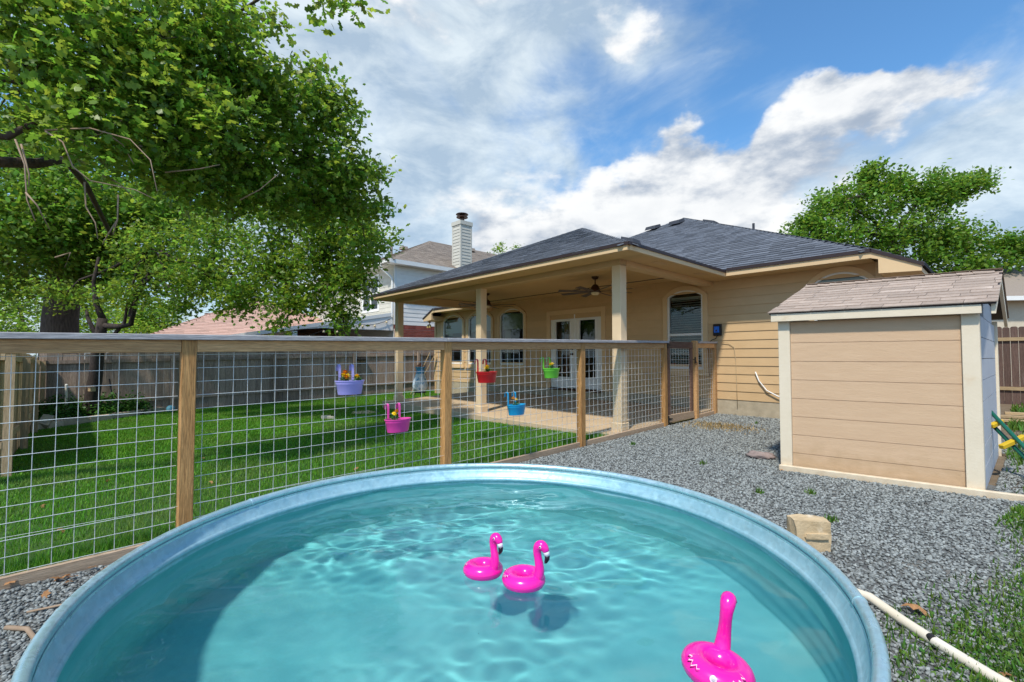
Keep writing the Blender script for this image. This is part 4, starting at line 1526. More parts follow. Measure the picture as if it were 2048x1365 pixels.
# ------------------------------------------------------------------ neighbouring houses
def build_white_house():
    H = thing('house', 'white two storey house with brick base, taupe roof and tall sided chimney', 'house', HO, HA)
    x1, y0, x0, y1 = -15.4, 1.08, -25.5, 13.0
    zE = 5.80
    obj('wall', MB().box(x0, x1 - .03, y0 + .03, y1, -1.2, 5.78), MATS['white_siding'], H)
    # right wall: boards above, brick below
    siding(H, y0, y1, 2.86, 5.74, [], WHITE_SIDING, .20, lambda a, d, z: (x1 - d, a, z))
    siding(H, x0, x1, 3.10, 5.74, [(-18.6, -17.0, 3.72, 5.30, 0)], GREY_SIDING, .20, lambda a, d, z: (a, y0 + d, z))
    obj('brick_backing', MB().box(x1 - .028, x1 + .004, y0 + .02, y1, -1.2, 2.855), MORTAR, H)
    br = MB()
    z = 2.76
    row = 0
    while z > .3:
        hgt = .2 if row == 0 else .064
        y = y0 + (.0 if row % 2 else -.1)
        ww = .066 if row == 0 else .215
        while y < 9.5:
            a, b = max(y, y0), min(y + ww, y1)
            br.box(x1 + .004, x1 + .020 + random.uniform(0, .003), a, b, z - (hgt - .1 if row == 0 else 0), z + (.095 if row == 0 else hgt))
            y += ww + .012
        z -= (.185 if row == 0 else .076)
        row += 1
    o = obj('brick_course', br, BRICK, H)
    o['kind'] = 'stuff'
    obj('corner_board', MB().box(x1 - .02, x1 + .035, y0 - .035, y0 + .10, 2.86, 5.74), WHITE, H)
    # upstairs window
    f = MB()
    wx0, wx1, wz0, wz1 = -18.6, -17.0, 3.72, 5.30
    ring(f, [(wx0 - .12, wz0 - .12), (wx0 - .12, wz1 + .12), (wx1 + .12, wz1 + .12), (wx1 + .12, wz0 - .12)], [(wx0, wz0), (wx0, wz1), (wx1, wz1), (wx1, wz0)], y0 - .05, y0 + .02)
    w = obj('window', f, WHITE, H)
    ff = MB()
    ff.box(-17.86, -17.74, y0 - .03, y0 + .015, wz0, wz1)
    ff.box(wx0, wx1, y0 - .028, y0 + .014, 4.48, 4.54)
    obj('frame', ff, WHITE, w)
    obj('pane', MB().box(wx0, wx1, y0 - .006, y0 - .001, wz0, wz1), GLASS, w)
    obj('shade', MB().box(wx0, wx1, y0 + .004, y0 + .028, wz0, wz1), DARKROOM, w)
    # roof
    e = .45
    xr, yf, zr = x1 + e, y0 - e, 5.84
    m = 5.95
    Mx, My, Mz = xr - m, yf + m, zr + .487 * m
    xl = xr - 2 * m
    dk = MB()
    slab3(dk, [(xl, yf, zr), (xr, yf, zr), (Mx, My, Mz)], .03)
    slab3(dk, [(xr, yf, zr), (xr, 13.4, zr), (Mx, 13.4, Mz), (Mx, My, Mz)], .03)
    slab3(dk, [(xl, yf, zr), (Mx, My, Mz), (Mx, 13.4, Mz), (xl, 13.4, zr)], .03)
    roof = obj('roof', dk, TAUPE_SHINGLE, H)
    kk = math.sqrt(1 + .487 ** 2)
    pcs = shingle_list((xl, yf, zr), (1, 0, 0), (0, 1, .487), [(0, 0), (2 * m, 0), (m, m * kk)], dv=.16, wmin=.25, wmax=.4)
    pcs += shingle_list((xr, yf, zr), (0, 1, 0), (-1, 0, .487), [(0, 0), (13.4 - yf, 0), (13.4 - yf, m * kk), (m, m * kk)], dv=.16, wmin=.25, wmax=.4)
    cap_row(pcs, (xr, yf, zr), (Mx, My, Mz), .17, .2)
    put_shingles(roof, pcs, TAUPE_SHINGLE, True, lambda u, v: 370 < u < 482, 120)
    obj('fascia', MB().box(xr + .002, xr + .04, yf - .04, 13.4, zr - .20, zr - .01), WHITE, H)
    obj('soffit', MB().box(x1 + .04, xr, yf, 13.0, zr - .19, zr - .17), WHITE_SIDING, H)
    obj('soffit', MB().box(xl, x1 + .03, yf, y0 - .03, zr - .19, zr - .17), GREY_SIDING, H)
    gt = MB().prism([(yf - .15, zr - .16), (yf - .13, zr - .03), (yf - .15, zr - .02), (yf - .003, zr - .02), (yf - .003, zr - .16)], xl, xr + .03, 'x')
    g = obj('gutter', gt, MATS['white_siding'], H)
    dp = [(x1 - .35, yf - .08, zr - .15), (x1 - .35, yf - .06, zr - .34), (x1 - .10, y0 - .09, zr - .78), (x1 - .07, y0 - .09, zr - .98), (x1 - .07, y0 - .09, 3.2)]
    obj('downspout', MB().tube(dp, .05, 8), WHITE, g, smooth='auto')
    for (x, y, z) in ((Mx + .9, My + 2.6, Mz - .42), (Mx - 1.2, My - 1.2, Mz - .55)):
        obj('roof_vent', MB().hexa([(x - .22, y - .22, z), (x + .22, y - .22, z), (x + .22, y + .22, z), (x - .22, y + .22, z), (x - .18, y - .18, z + .2), (x + .18, y - .18, z + .2), (x + .18, y + .18, z + .2), (x - .18, y + .18, z + .2)]), TAUPE_SHINGLE, roof)
    vp = MB().tube([(Mx - 1.75, My - 1.75, Mz - .9), (Mx - 1.75, My - 1.75, Mz - .1)], .07, 10)
    vp.lathe([(.07, 0), (.12, .02), (.12, .10), (.02, .12)], 10, (Mx - 1.75, My - 1.75, Mz - .12))
    obj('flue_pipe', vp, TAUPE_SHINGLE, roof)
    # chimney
    cx1, cy0, cs = -14.78, 4.43, .74
    ch = obj('chimney', MB().box(cx1 - cs + .03, cx1 - .03, cy0 + .03, cy0 + cs - .03, 0, 8.18), GREY_SIDING, H)
    z = 4.6
    while z < 8.12:
        b = MB()
        for (p0, p1, q0, q1, ax) in ((cx1 - cs + .09, cx1 - .09, cy0 + .012, cy0 + .03, 0), (cx1 - .03, cx1 - .012, cy0 + .09, cy0 + cs - .09, 1)):
            zt = z + .165
            if ax == 0:
                b.hexa([(p0, q0 - .012, z), (p1, q0 - .012, z), (p1, q1, z), (p0, q1, z), (p0, q0 + .006, zt), (p1, q0 + .006, zt), (p1, q1, zt), (p0, q1, zt)])
            else:
                b.hexa([(p0, q0, z), (p1 + .012, q0, z), (p1 + .012, q1, z), (p0, q1, z), (p0, q0, zt), (p1 - .006, q0, zt), (p1 - .006, q1, zt), (p0, q1, zt)])
        obj('siding_board', b, GREY_SIDING, ch)
        z += .165
    tr = MB()
    for (xx, yy) in ((cx1 - .09, cy0), (cx1 - cs, cy0), (cx1 - .09, cy0 + cs - .09)):
        tr.box(xx, xx + .09, yy, yy + .09, 4.5, 8.14)
    obj('corner_trim', tr, GREY_SIDING, ch)
    obj('chimney_cap', MB().box(cx1 - cs - .03, cx1 + .03, cy0 - .03, cy0 + cs + .03, 8.14, 8.34), GREY_SIDING, ch)
    fl = MB().lathe([(.12, 8.30), (.12, 8.62), (.30, 8.60), (.30, 8.64), (.12, 8.66), (.12, 8.74), (.33, 8.76), (.30, 8.80), (.02, 8.86)], 16, (cx1 - cs / 2, cy0 + cs / 2, 0))
    obj('flue', fl, BRONZE, ch, smooth='auto')
    # lean-to porch in front
    pr = MB()
    xa, xb = x1 - .05, -25
    pr.hexa([(xb, -4.7, 2.18), (xa, -4.7, 2.18), (xa, y0 - .03, 3.26), (xb, y0 - .03, 3.26), (xb, -4.7, 2.34), (xa, -4.7, 2.34), (xa, y0 - .03, 3.42), (xb, y0 - .03, 3.42)])
    obj('porch_roof', pr, WHITE, H)
    obj('porch_gable', MB().prism([(y0 - .03, 2.58), (y0 - .03, 3.25), (-3.2, 2.46), (-2.2, 2.56)], xa - .08, xa - .03, 'x'), WHITE_SIDING, H)
    obj('porch_beam', MB().box(xb, xa - .09, -3.4, -3.2, 2.10, 2.40), WHITE, H)
    for x in (-15.6, -19.5, -23):
        obj('porch_post', MB().box(x - .07, x + .07, -3.37, -3.23, -1, 2.10), WHITE, H)
    obj('sliding_door', MB().box(-18.5, -16.2, y0 - .03, y0 - .005, 0, 2.2), DARKROOM, H)
    # string of bulbs under the porch edge
    S = thing('string_lights', 'string of small bulbs hanging along the white house porch', 'lights', HO, HA)
    pts = []
    for i in range(25):
        f = i / 24
        y = y0 - .2 - f * 4.6
        pts.append((xa + .03, y, 3.10 - f * .95 - .12 * abs(math.sin(f * 3 * math.pi)) ))
    obj('cord', MB().tube(pts, .012, 5), BLACK, S)
    bm = mesh_of('bulb', MB().ball((0, 0, -.07), .05, 8, 6).tube([(0, 0, .0), (0, 0, -.04)], .02, 6), LAMPG, True)
    for p in pts[1::3]:
        link('bulb', bm, S, p)


build_white_house()


def hip_house(name, label, cx, cy, w, d, zE, zR, rz, wallm, roofm, base=-1.0, ridge=.0, shing=True):
    H = thing(name, label, 'house', (cx, cy, 0), rz)
    obj('wall', MB().box(-w / 2 + .5, w / 2 - .5, -d / 2 + .5, d / 2 - .5, base, zE), wallm, H)
    a, b = w / 2, d / 2
    r = ridge
    dk = MB()
    slab3(dk, [(-a, -b, zE), (a, -b, zE), (r, 0, zR), (-r, 0, zR)], .12)
    slab3(dk, [(a, -b, zE), (a, b, zE), (r, 0, zR)], .12)
    slab3(dk, [(a, b, zE), (-a, b, zE), (-r, 0, zR), (r, 0, zR)], .12)
    slab3(dk, [(-a, b, zE), (-a, -b, zE), (-r, 0, zR)], .12)
    roof = obj('roof', dk, roofm, H)
    if shing:
        k = math.hypot(b, zR - zE)
        pcs = shingle_list((-a, -b, zE), (1, 0, 0), (0, b, zR - zE), [(0, 0), (w, 0), (a + r, k), (a - r, k)], dv=.2, wmin=.3, wmax=.5, th=.02)
        k2 = math.hypot(a - r, zR - zE)
        pcs += shingle_list((a, -b, zE), (0, 1, 0), (-(a - r), 0, zR - zE), [(0, 0), (d, 0), (b, k2), (b, k2)], dv=.2, wmin=.3, wmax=.5, th=.02)
        m = MB()
        HX = [(0, 3, 2, 1), (4, 5, 6, 7), (0, 1, 5, 4), (1, 2, 6, 5), (2, 3, 7, 6), (3, 0, 4, 7)]
        for p in pcs: m.add(p, HX)
        o = obj('shingle_field', m, roofm, roof)
        o['kind'] = 'stuff'
    obj('fascia', MB().box(-a - .02, a + .02, -b - .03, -b - .002, zE - .18, zE - .005), WHITE, H)
    return H, roof


h, r_ = hip_house('house', 'low house with a pinkish brown hip roof beyond the grey fence', -16.6, 29.5, 17, 14, 1.7, 5.0, HA, GREY_SIDING, PINK_ROOF, ridge=1.2)
for px in (-3.4, 2.2):
    obj('roof_vent', MB().box(px - .2, px + .2, -1.9, -1.5, 3.9, 4.25), TAUPE_SHINGLE, r_)
h, r_ = hip_house('house', 'cream house with grey roof seen past the shed at the right edge', 25.1, 22.5, 11, 9, 3.8, 5.7, R(-8), mat('cream_brick', (.62, .54, .42), (.55, .47, .36), 6, rough=.9), TAUPE_SHINGLE, base=-.5, ridge=1.5, shing=False)
obj('vent_pipe', MB().tube([(-4.9, -3.6, 3.9), (-4.9, -3.6, 5.0)], .07), WHITE, r_)

# ------------------------------------------------------------------ trees
LEAF_V = [(.50, 0, .035), (0, 0, 0), (.22, .20, .01), (.30, .10, .02), (.52, .36, -.01), (.66, .16, .015), (.86, .22, -.03),
          (1.0, 0, -.06), (.86, -.22, -.03), (.66, -.16, .015), (.52, -.36, -.01), (.30, -.10, .02), (.22, -.20, .01)]
LEAF_F = [(0, i, i + 1 if i < 12 else 1) for i in range(1, 13)]
LEAF_SV = [(.5, 0, .04), (0, 0, 0), (.35, .26, 0), (.70, .24, -.02), (1, 0, -.06), (.70, -.24, -.02), (.35, -.26, 0)]
LEAF_SF = [(0, i, i + 1 if i < 6 else 1) for i in range(1, 7)]


def bent(p, q, n=4, sag=.08, jit=.05):
    p, q = Vector(p), Vector(q)
    L = (q - p).length
    out = []
    for i in range(n + 1):
        f = i / n
        v = p.lerp(q, f)
        k = math.sin(f * math.pi)
        v = v + Vector((random.uniform(-1, 1) * jit, random.uniform(-1, 1) * jit, random.uniform(-1, 1) * jit + sag)) * L * k
        out.append(v)
    return out


def tree(name, label, trunk, trunk_r, blobs, leaf, lm, bark, per=18, spread=.17, size_var=.35, hero=0, extra=None, group=None, big=True, limb_r=.06, attach=None, sub=9, base_parent=None, shell=2.0, tilt=1.15):
    t = thing(name, label, 'tree', trunk[0], 0, group)
    base = Vector(trunk[0])
    loc = lambda p: Vector(p) - base
    tk = MB().tube([loc(p) for p in trunk], trunk_r, 14)
    # flare of the roots
    obj('trunk', tk, bark, t, smooth=True)
    top = Vector(trunk[-1]) if attach is None else Vector(attach)
    limbs, twigs = MB(), MB()
    P, S = [], []
    for i, (x, y, z, r, n, par) in enumerate(blobs):
        c = Vector((x, y, z))
        src = top if par < 0 else Vector(blobs[par][:3])
        rr = limb_r * (1.0 if par < 0 else .62) * min(1.0, .35 + max(r[0], .2) * .5)
        path = bent(loc(src), loc(c), 5, .06, .06)
        limbs.tube(path, [rr * (1 - .55 * k / 5) for k in range(6)], 7, False)
        k = n
        d = rng.normal(size=(k, 3)); d /= np.linalg.norm(d, axis=1)[:, None]
        rad = rng.uniform(0, 1, k) ** (1 / shell)
        cc = np.array([x, y, z]) + d * rad[:, None] * np.array(r)
        for q in cc[:max(2, int(k / sub))]:
            pth = bent(loc(c), loc(Vector(q)), 3, .04, .10)
            twigs.tube(pth, [rr * .30, rr * .22, rr * .14, rr * .07], 5, False)
        cnt = per
        for q in cc:
            m = int(cnt * random.uniform(.6, 1.4)) + 1
            P.append(q + rng.normal(size=(m, 3)) * np.array([spread, spread, spread * .7]))
    P = np.concatenate(P) - np.array(base)
    n = len(P)
    S = leaf * rng.uniform(1 - size_var, 1 + size_var, n)
    Rm = rand_rot(n, tilt)
    idx = np.arange(n)
    if hero:
        # the leaves that show largest are single objects sharing one leaf shape
        Wp = P + np.array(base)
        y = np.maximum(Wp[:, 1], .3)
        u = 512 + 465 * Wp[:, 0] / y; v = 357 - 465 * (Wp[:, 2] - 1.34) / y
        score = S / np.linalg.norm(Wp - np.array(cam.location), axis=1) * ((u > 0) & (u < 1024) & (v > 0) & (v < 682))
        pick = np.argsort(-score)[:hero]
        shapes = []
        for k in range(4):
            mb = MB().add([(x_, y_ * (1 + .15 * (k % 2)), z_ + .05 * math.sin(3 * x_ + k)) for x_, y_, z_ in LEAF_V], LEAF_F)
            shapes.append(mesh_of('leaf', mb, LEAF_Y if k == 3 else lm, recalc=False))
        for q, j in enumerate(pick):
            o = link('leaf', shapes[q % 4], t)
            M = Matrix(Rm[j].tolist()).to_4x4()
            o.matrix_local = Matrix.Translation(P[j]) @ M @ Matrix.Scale(S[j], 4)
        idx = np.setdiff1d(idx, pick)
    bv, bf = (LEAF_V, LEAF_F) if big else (LEAF_SV, LEAF_SF)
    mats_ = [lm, LEAF_Y if lm is not LEAF_D else LEAF]
    sel = rng.uniform(0, 1, len(idx)) < .22
    for k, (s_, mm) in enumerate(((idx[~sel], mats_[0]), (idx[sel], mats_[1]))):
        V, F = scatter(bv, bf, P[s_], Rm[s_], S[s_])
        o = link('foliage', arr_mesh('foliage', V, F, mm), t)
        o['kind'] = 'stuff'
    if extra:
        for path, rr in extra:
            q = [loc(p) for p in path]
            obj('limb', MB().tube(q, [rr * (1 - .6 * k / (len(q) - 1)) for k in range(len(q))], 7), bark, t, smooth=True)
    obj('limb', limbs, bark, t, smooth=True)['kind'] = 'stuff'
    obj('branch', twigs, bark, t, smooth=True)['kind'] = 'stuff'
    return t


OAK_FAR = [
    (-13.72, 14.0, 4.9, (2.2, 1.6, 1.2), 90, -1),
    (-10.7, 13.6, 5.69, (2.0, 1.6, 1.3), 100, 0),
    (-14.71, 14.0, 7.2, (2.6, 2, 1.8), 120, 0),
    (-11.7, 14.0, 8.6, (2.6, 2, 1.7), 120, 1),
    (-8.74, 13.5, 7.0, (1.7, 1.5, 1.4), 80, 1),
    (-9.76, 13.0, 3.79, (1.5, 1.2, 0.75), 70, 1),
    (-15.42, 14.5, 3.76, (1.6, 1.4, 0.75), 60, 0),
    (-12.44, 13.8, 3.64, (1.3, 1.2, 0.6), 50, 0),
    (-9.27, 14.0, 9.54, (2.2, 1.8, 1.6), 90, 3),
    (-14.7, 14.5, 10.16, (3.0, 2.2, 1.6), 90, 2)]
OAK_YARD = [
    (-8.78, 11.2, 3.94, (1.2, 1.1, 0.7), 70, -1),
    (-6.92, 10.6, 3.11, (1.0, 1.0, 0.6), 80, 0),
    (-5.34, 10.2, 3.26, (1.0, 1.0, 0.75), 110, 1),
    (-3.97, 9.8, 3.4, (0.85, 0.8, 0.75), 100, 2),
    (-4.48, 9.8, 2.5, (0.62, 0.6, 0.36), 50, 2),
    (-5.99, 10.2, 2.6, (0.62, 0.6, 0.4), 44, 1),
    (-3.38, 9.5, 2.82, (0.5, 0.5, 0.48), 52, 3),
    (-3.79, 9.6, 4.2, (0.8, 0.8, 0.7), 80, 3),
    (-5.04, 10.0, 4.43, (1.0, 0.9, 0.7), 80, 2),
    (-6.76, 10.5, 4.12, (1.0, 0.9, 0.7), 70, 1),
    (-3.05, 9.4, 3.73, (0.42, 0.45, 0.42), 36, 7),
    (-9.36, 11.2, 2.84, (0.9, 0.8, 0.35), 34, 0),
    (-11.2, 11.6, 2.9, (1.1, 0.9, 0.4), 34, 0),
    (-7.59, 10.6, 2.48, (0.55, 0.5, 0.22), 20, 0),
    (-3.5, 9.5, 2.26, (0.3, 0.3, 0.2), 16, 6),
    (-2.56, 9.3, 3.7, (0.13, 0.13, 0.14), 5, 10),
    (-4.85, 9.7, 1.96, (0.18, 0.2, 0.12), 8, 4),
    (-3.38, 9.4, 1.94, (0.1, 0.12, 0.1), 4, 14)]
OAK_NEAR = [
    (-4.86, 4.6, 4.09, (0.95, 0.8, 0.62), 60, -1),
    (-4.89, 4.6, 4.81, (0.95, 0.8, 0.55), 55, 0),
    (-4.31, 5.0, 4.66, (0.85, 0.8, 0.6), 70, 0),
    (-4.44, 5.2, 5.32, (0.85, 0.8, 0.45), 44, 2),
    (-3.85, 5.6, 5.37, (0.75, 0.7, 0.55), 60, 2),
    (-3.95, 5.2, 4.1, (0.8, 0.7, 0.5), 60, 2),
    (-4.14, 4.6, 3.57, (0.55, 0.6, 0.35), 26, 0),
    (-3.65, 6.0, 4.99, (0.75, 0.7, 0.6), 64, 4),
    (-3.75, 6.0, 5.87, (0.40, 0.6, 0.36), 26, 4),
    (-3.76, 6.0, 4.25, (0.75, 0.7, 0.55), 62, 5),
    (-3.28, 6.6, 4.98, (0.62, 0.6, 0.5), 54, 7),
    (-2.95, 7.0, 5.44, (0.4, 0.4, 0.32), 24, 10),
    (-3.19, 6.9, 4.38, (0.75, 0.7, 0.55), 66, 9),
    (-2.83, 7.1, 4.94, (0.4, 0.4, 0.36), 26, 10),
    (-2.69, 7.4, 4.32, (0.55, 0.5, 0.42), 40, 12),
    (-3.62, 6.6, 3.81, (0.75, 0.7, 0.55), 58, 9),
    (-3.17, 7.4, 3.79, (0.72, 0.6, 0.5), 54, 12),
    (-2.66, 7.8, 3.96, (0.46, 0.45, 0.36), 28, 14),
    (-2.38, 7.9, 4.52, (0.2, 0.2, 0.17), 8, 14),
    (-2.63, 7.2, 5.28, (0.16, 0.2, 0.15), 6, 11),
    (-2.43, 8.3, 3.95, (0.22, 0.2, 0.2), 8, 17),
    (-2.69, 8.6, 3.34, (0.36, 0.36, 0.42), 26, 17),
    (-3.35, 6.2, 5.95, (0.14, 0.2, 0.16), 4, 8),
    (-4.08, 6.0, 3.59, (0.6, 0.6, 0.42), 40, 5),
    (-4.09, 5.4, 3.6, (0.5, 0.5, 0.3), 24, 5),
    (-1.97, 4.6, 5.02, (0.20, 0.25, 0.04), 3, 8),
    (-1.89, 4.7, 5.06, (0.14, 0.2, 0.04), 3, 25),
    (-1.77, 4.8, 5.2, (0.1, 0.1, 0.04), 2, 26)]
OAK_HOUSE = [
    (18.27, 22.0, 7.17, (2.4, 2.2, 1.6), 130, -1),
    (14.69, 22.0, 6.93, (1.9, 1.7, 1.1), 80, 0),
    (13.49, 22.0, 6.45, (1.0, 1.0, 0.7), 34, 1),
    (15.92, 22.0, 8.62, (1.6, 1.4, 1.1), 70, 0),
    (17.62, 22.0, 9.58, (1.3, 1.2, 0.75), 50, 3),
    (19.77, 22.0, 9.1, (1.7, 1.5, 1.0), 76, 0),
    (21.45, 22.0, 9.46, (1.0, 1.0, 0.55), 36, 5),
    (22.3, 22.0, 9.71, (0.45, 0.5, 0.35), 12, 6),
    (17.16, 22.0, 10.19, (0.55, 0.6, 0.45), 16, 4),
    (20.89, 22.0, 6.93, (1.7, 1.5, 1.0), 76, 0),
    (22.28, 22.0, 5.73, (1.4, 1.3, 0.7), 50, 9),
    (23.51, 22.0, 6.69, (1.2, 1.2, 0.45), 36, 10),
    (14.23, 22.0, 7.77, (0.9, 0.9, 0.5), 26, 1),
    (19.65, 22.0, 5.49, (2.0, 1.6, 0.9), 70, 9),
    (16.09, 22.0, 5.73, (1.6, 1.5, 0.8), 50, 0),
    (24.33, 22.0, 6.45, (0.7, 0.7, 0.5), 20, 11)]
TREE_RIGHT = [
    (20.45, 19.0, 4.51, (1.3, 1.2, 0.8), 70, -1),
    (21.24, 19.0, 3.69, (1.6, 1.4, 1.0), 90, 0),
    (20.43, 19.5, 3.54, (0.7, 0.7, 0.7), 36, 0),
    (21.92, 19.0, 5.34, (1.6, 1.5, 1.2), 60, 0)]
BACK_TREES = [
    (-25.47, 24.0, 3.78, (3.2, 2, 1.6), 1, 0),
    (-22.21, 25.0, 3.75, (2.6, 2, 1.4), 1, 0),
    (-18.72, 24.0, 3.27, (1.6, 1.4, 1.0), 1, 0),
    (-28.08, 24.0, 4.3, (2.5, 2, 2.2), 1, 0)]
TWIGS = [
    [(-4.29, 4.20, 3.42), (-3.97, 4.30, 3.49), (-3.67, 4.40, 3.43), (-3.47, 4.40, 3.23), (-3.32, 4.30, 2.89)],
    [(-4.28, 4.20, 3.41), (-4.12, 4.20, 3.31), (-4.02, 4.20, 3.08), (-3.95, 4.30, 2.99), (-3.61, 4.40, 2.94), (-3.49, 4.50, 2.88)],
    [(-4.29, 4.30, 3.45), (-4.20, 4.40, 3.41), (-4.05, 4.50, 3.53), (-4.00, 4.70, 3.78)],
    [(-4.34, 4.00, 3.24), (-4.25, 4.00, 3.02), (-4.22, 4.00, 2.71), (-4.14, 4.00, 2.52)],
    [(-4.34, 4.05, 3.22), (-4.26, 4.05, 2.95), (-4.26, 4.05, 2.84)],
    [(-4.23, 4.00, 2.77), (-4.13, 4.00, 2.66), (-4.11, 4.10, 2.47)],
    [(-4.28, 4.60, 3.09), (-4.26, 4.60, 2.84), (-4.16, 4.60, 2.68), (-4.13, 4.60, 2.52)],
    [(-3.94, 4.60, 2.96), (-3.94, 4.60, 2.71), (-3.98, 4.60, 2.56)],
    [(-4.35, 4.50, 3.60), (-4.25, 4.50, 3.45), (-4.10, 4.50, 3.37), (-4.06, 4.60, 3.32)],
    [(-3.93, 4.50, 3.50), (-3.91, 4.60, 3.47), (-3.79, 4.60, 3.27)],
    [(-3.78, 5.00, 3.35), (-3.47, 5.10, 3.43), (-3.31, 5.20, 3.52)],
    [(-3.31, 5.60, 3.25), (-3.07, 5.60, 3.38), (-2.88, 5.70, 3.63)],
    [(-4.28, 4.80, 3.24), (-4.10, 4.80, 3.15), (-3.99, 4.90, 2.99)],
    [(-4.11, 4.80, 2.77), (-4.21, 4.80, 2.61), (-4.26, 4.80, 2.51)],
    [(-4.55, 4.60, 2.33), (-4.40, 4.60, 2.38), (-4.45, 4.60, 2.23)],
]


OAK_FAR += [(-12.6, 12.2, 5.0, (1.9, 1.3, 1.1), 110, 0), (-11.0, 12.3, 5.4, (1.7, 1.3, 1.1), 110, 1), (-13.0, 12.5, 6.6, (2.0, 1.3, 1.2), 110, 2), (-9.3, 12.4, 5.2, (1.5, 1.2, 1.0), 90, 4), (-12.2, 13.0, 4.3, (1.7, 1.2, .6), 80, 0), (-14.6, 12.8, 4.6, (1.6, 1.2, .9), 80, 6)]
zt = gw(-13.9, 14.3)
tree('oak_tree', 'huge oak with a thick rough trunk standing behind the grey fence corner',
     [(-13.95, 14.3, zt), (-13.9, 14.3, zt + .5), (-13.92, 14.3, 2.5), (-13.7, 14.2, 4.0), (-13.3, 14.1, 5.2)], [.62, .50, .43, .40, .33], OAK_FAR, .13, LEAF_D, BARK, per=40, spread=.26, tilt=1.6, limb_r=.16, big=False,
     extra=[([(-13.8, 14.2, 3.2), (-14.8, 14.2, 3.7), (-16.2, 14.4, 4.2)], .13), ([(-13.7, 14.2, 3.6), (-12.4, 13.9, 3.9), (-10.9, 13.6, 4.0)], .14)])
zt = gw(-10.66, 11.8)
tree('oak_tree', 'young forked oak leaning out of the flower bed by the grey fence',
     [(-10.70, 11.8, zt - .05), (-10.62, 11.78, zt + .4), (-10.45, 11.7, .9), (-10.33, 11.6, 1.52), (-10.18, 11.5, 1.95), (-10.15, 11.5, 2.3)], [.20, .16, .14, .13, .115, .10], OAK_YARD, .092, LEAF, BARK_D, per=30, spread=.16, tilt=1.6, limb_r=.085, attach=(-9.36, 11.4, 2.32),
     extra=[([(-10.16, 11.5, 2.12), (-9.7, 11.45, 2.09), (-9.36, 11.4, 2.14), (-9.2, 11.3, 2.6), (-8.94, 11.2, 3.09), (-8.3, 11.0, 3.5)], .075),
            ([(-10.15, 11.5, 2.28), (-10.32, 11.5, 2.65), (-10.4, 11.5, 3.2), (-10.2, 11.4, 3.8)], .08), ([(-10.25, 11.5, 1.8), (-10.6, 11.6, 2.3), (-10.75, 11.7, 2.6)], .06),
            ([(-10.0, 11.5, 1.7), (-9.6, 11.5, 2.2), (-9.45, 11.4, 2.75)], .055)])
zt = gw(-7.6, 3.2)
near = tree('oak_tree', 'large leafed oak reaching in from the left over the lawn, its trunk out of view',
     [(-7.7, 3.2, zt), (-7.6, 3.2, zt + .6), (-7.5, 3.25, 1.8), (-7.2, 3.4, 2.8), (-6.9, 3.6, 3.5)], [.42, .32, .27, .24, .2], OAK_NEAR, .098, LEAF, BARK, per=24, spread=.135, tilt=1.6, size_var=.5, limb_r=.07, hero=300,
     extra=[([(-6.9, 3.6, 3.4), (-5.6, 4.3, 3.2), (-5.18, 5.0, 3.45), (-5.45, 5.6, 3.75), (-5.74, 6.2, 3.65), (-6.26, 7.2, 3.25)], .07), ([(-6.6, 3.7, 3.3), (-4.84, 4.4, 3.46), (-4.67, 4.5, 3.66), (-4.3, 4.7, 4.1)], .045)])
for tw in TWIGS:
    b = Vector((-7.7, 3.2, zt))
    q = [Vector(p) - b for p in tw]
    obj('twig', MB().tube(q, [.0085 * (1 - .55 * k / (len(q) - 1)) for k in range(len(q))], 5), BARK_L, near, smooth=True)
zt = 0.1
tree('oak_tree', 'broad open crowned oak rising behind the tan house on the right', [(18.6, 22.6, 0), (18.4, 22.4, 2.5), (18.0, 22.2, 5.0), (18.2, 22, 6.4)], [.6, .45, .36, .28], OAK_HOUSE, .17, LEAF_D, BARK, per=42, tilt=1.6, spread=.24, limb_r=.17, big=False, sub=7)
TREE_RIGHT = [(x * 1.5, y * 1.5, (z - 1.34) * 1.5 + 1.34, tuple(q * 1.5 for q in r), n, p) for x, y, z, r, n, p in TREE_RIGHT]
tree('leafy_tree', 'dark green tree crowding the gap between the shed roof and the cream house', [(31.3, 29, 0), (31.3, 29, 3), (31.3, 28.8, 4.8)], [.35, .3, .2], TREE_RIGHT, .18, LEAF_D, BARK, per=26, spread=.24, limb_r=.09, big=False)
labels = ['pale green tree beyond the grey fence at the left edge', 'pale green tree behind the big oak trunk', 'light green tree next to the pinkish roof', 'tall light green tree beyond the picket fence, mostly out of view at left']
for i, (x, y, z, r, n, p) in enumerate(BACK_TREES):
    tree('leafy_tree', labels[i], [(x, y, -.3), (x, y, 1.5), (x + .1, y, z - .5)], [.25, .2, .12], [(x, y, z, r, 150, -1), (x + r[0] * .3, y - .6, z - r[2] * .8, (r[0] * .9, r[1], r[2] * .7), 80, 0)], .15, LEAF_Y, BARK, per=26, spread=.26, limb_r=.1, big=False, group='trees beyond the back fence')
tree('leafy_tree', 'tree whose top twigs just show above the tan roof', [(.45, 26, 0), (.45, 26, 3), (.45, 26, 4.8)], [.25, .2, .12], [(0.45, 26.0, 4.9, (2.2, 2, 1.2), 40, -1), (-0.59, 26.0, 7.3, (.40, .4, .36), 12, 0), (0.31, 26.0, 7.5, (.28, .3, .2), 7, 0)], .13, LEAF, BARK, per=18, spread=.16, limb_r=.07, big=False)


# ------------------------------------------------------------------ ground cover: gravel, grass, weeds, shrub
def ico():
    import bmesh
    bm = bmesh.new()
    bmesh.ops.create_icosphere(bm, subdivisions=1, radius=1)
    v = np.array([x.co[:] for x in bm.verts]); f = np.array([[q.index for q in x.verts] for x in bm.faces])
    bm.free()
    return v, f


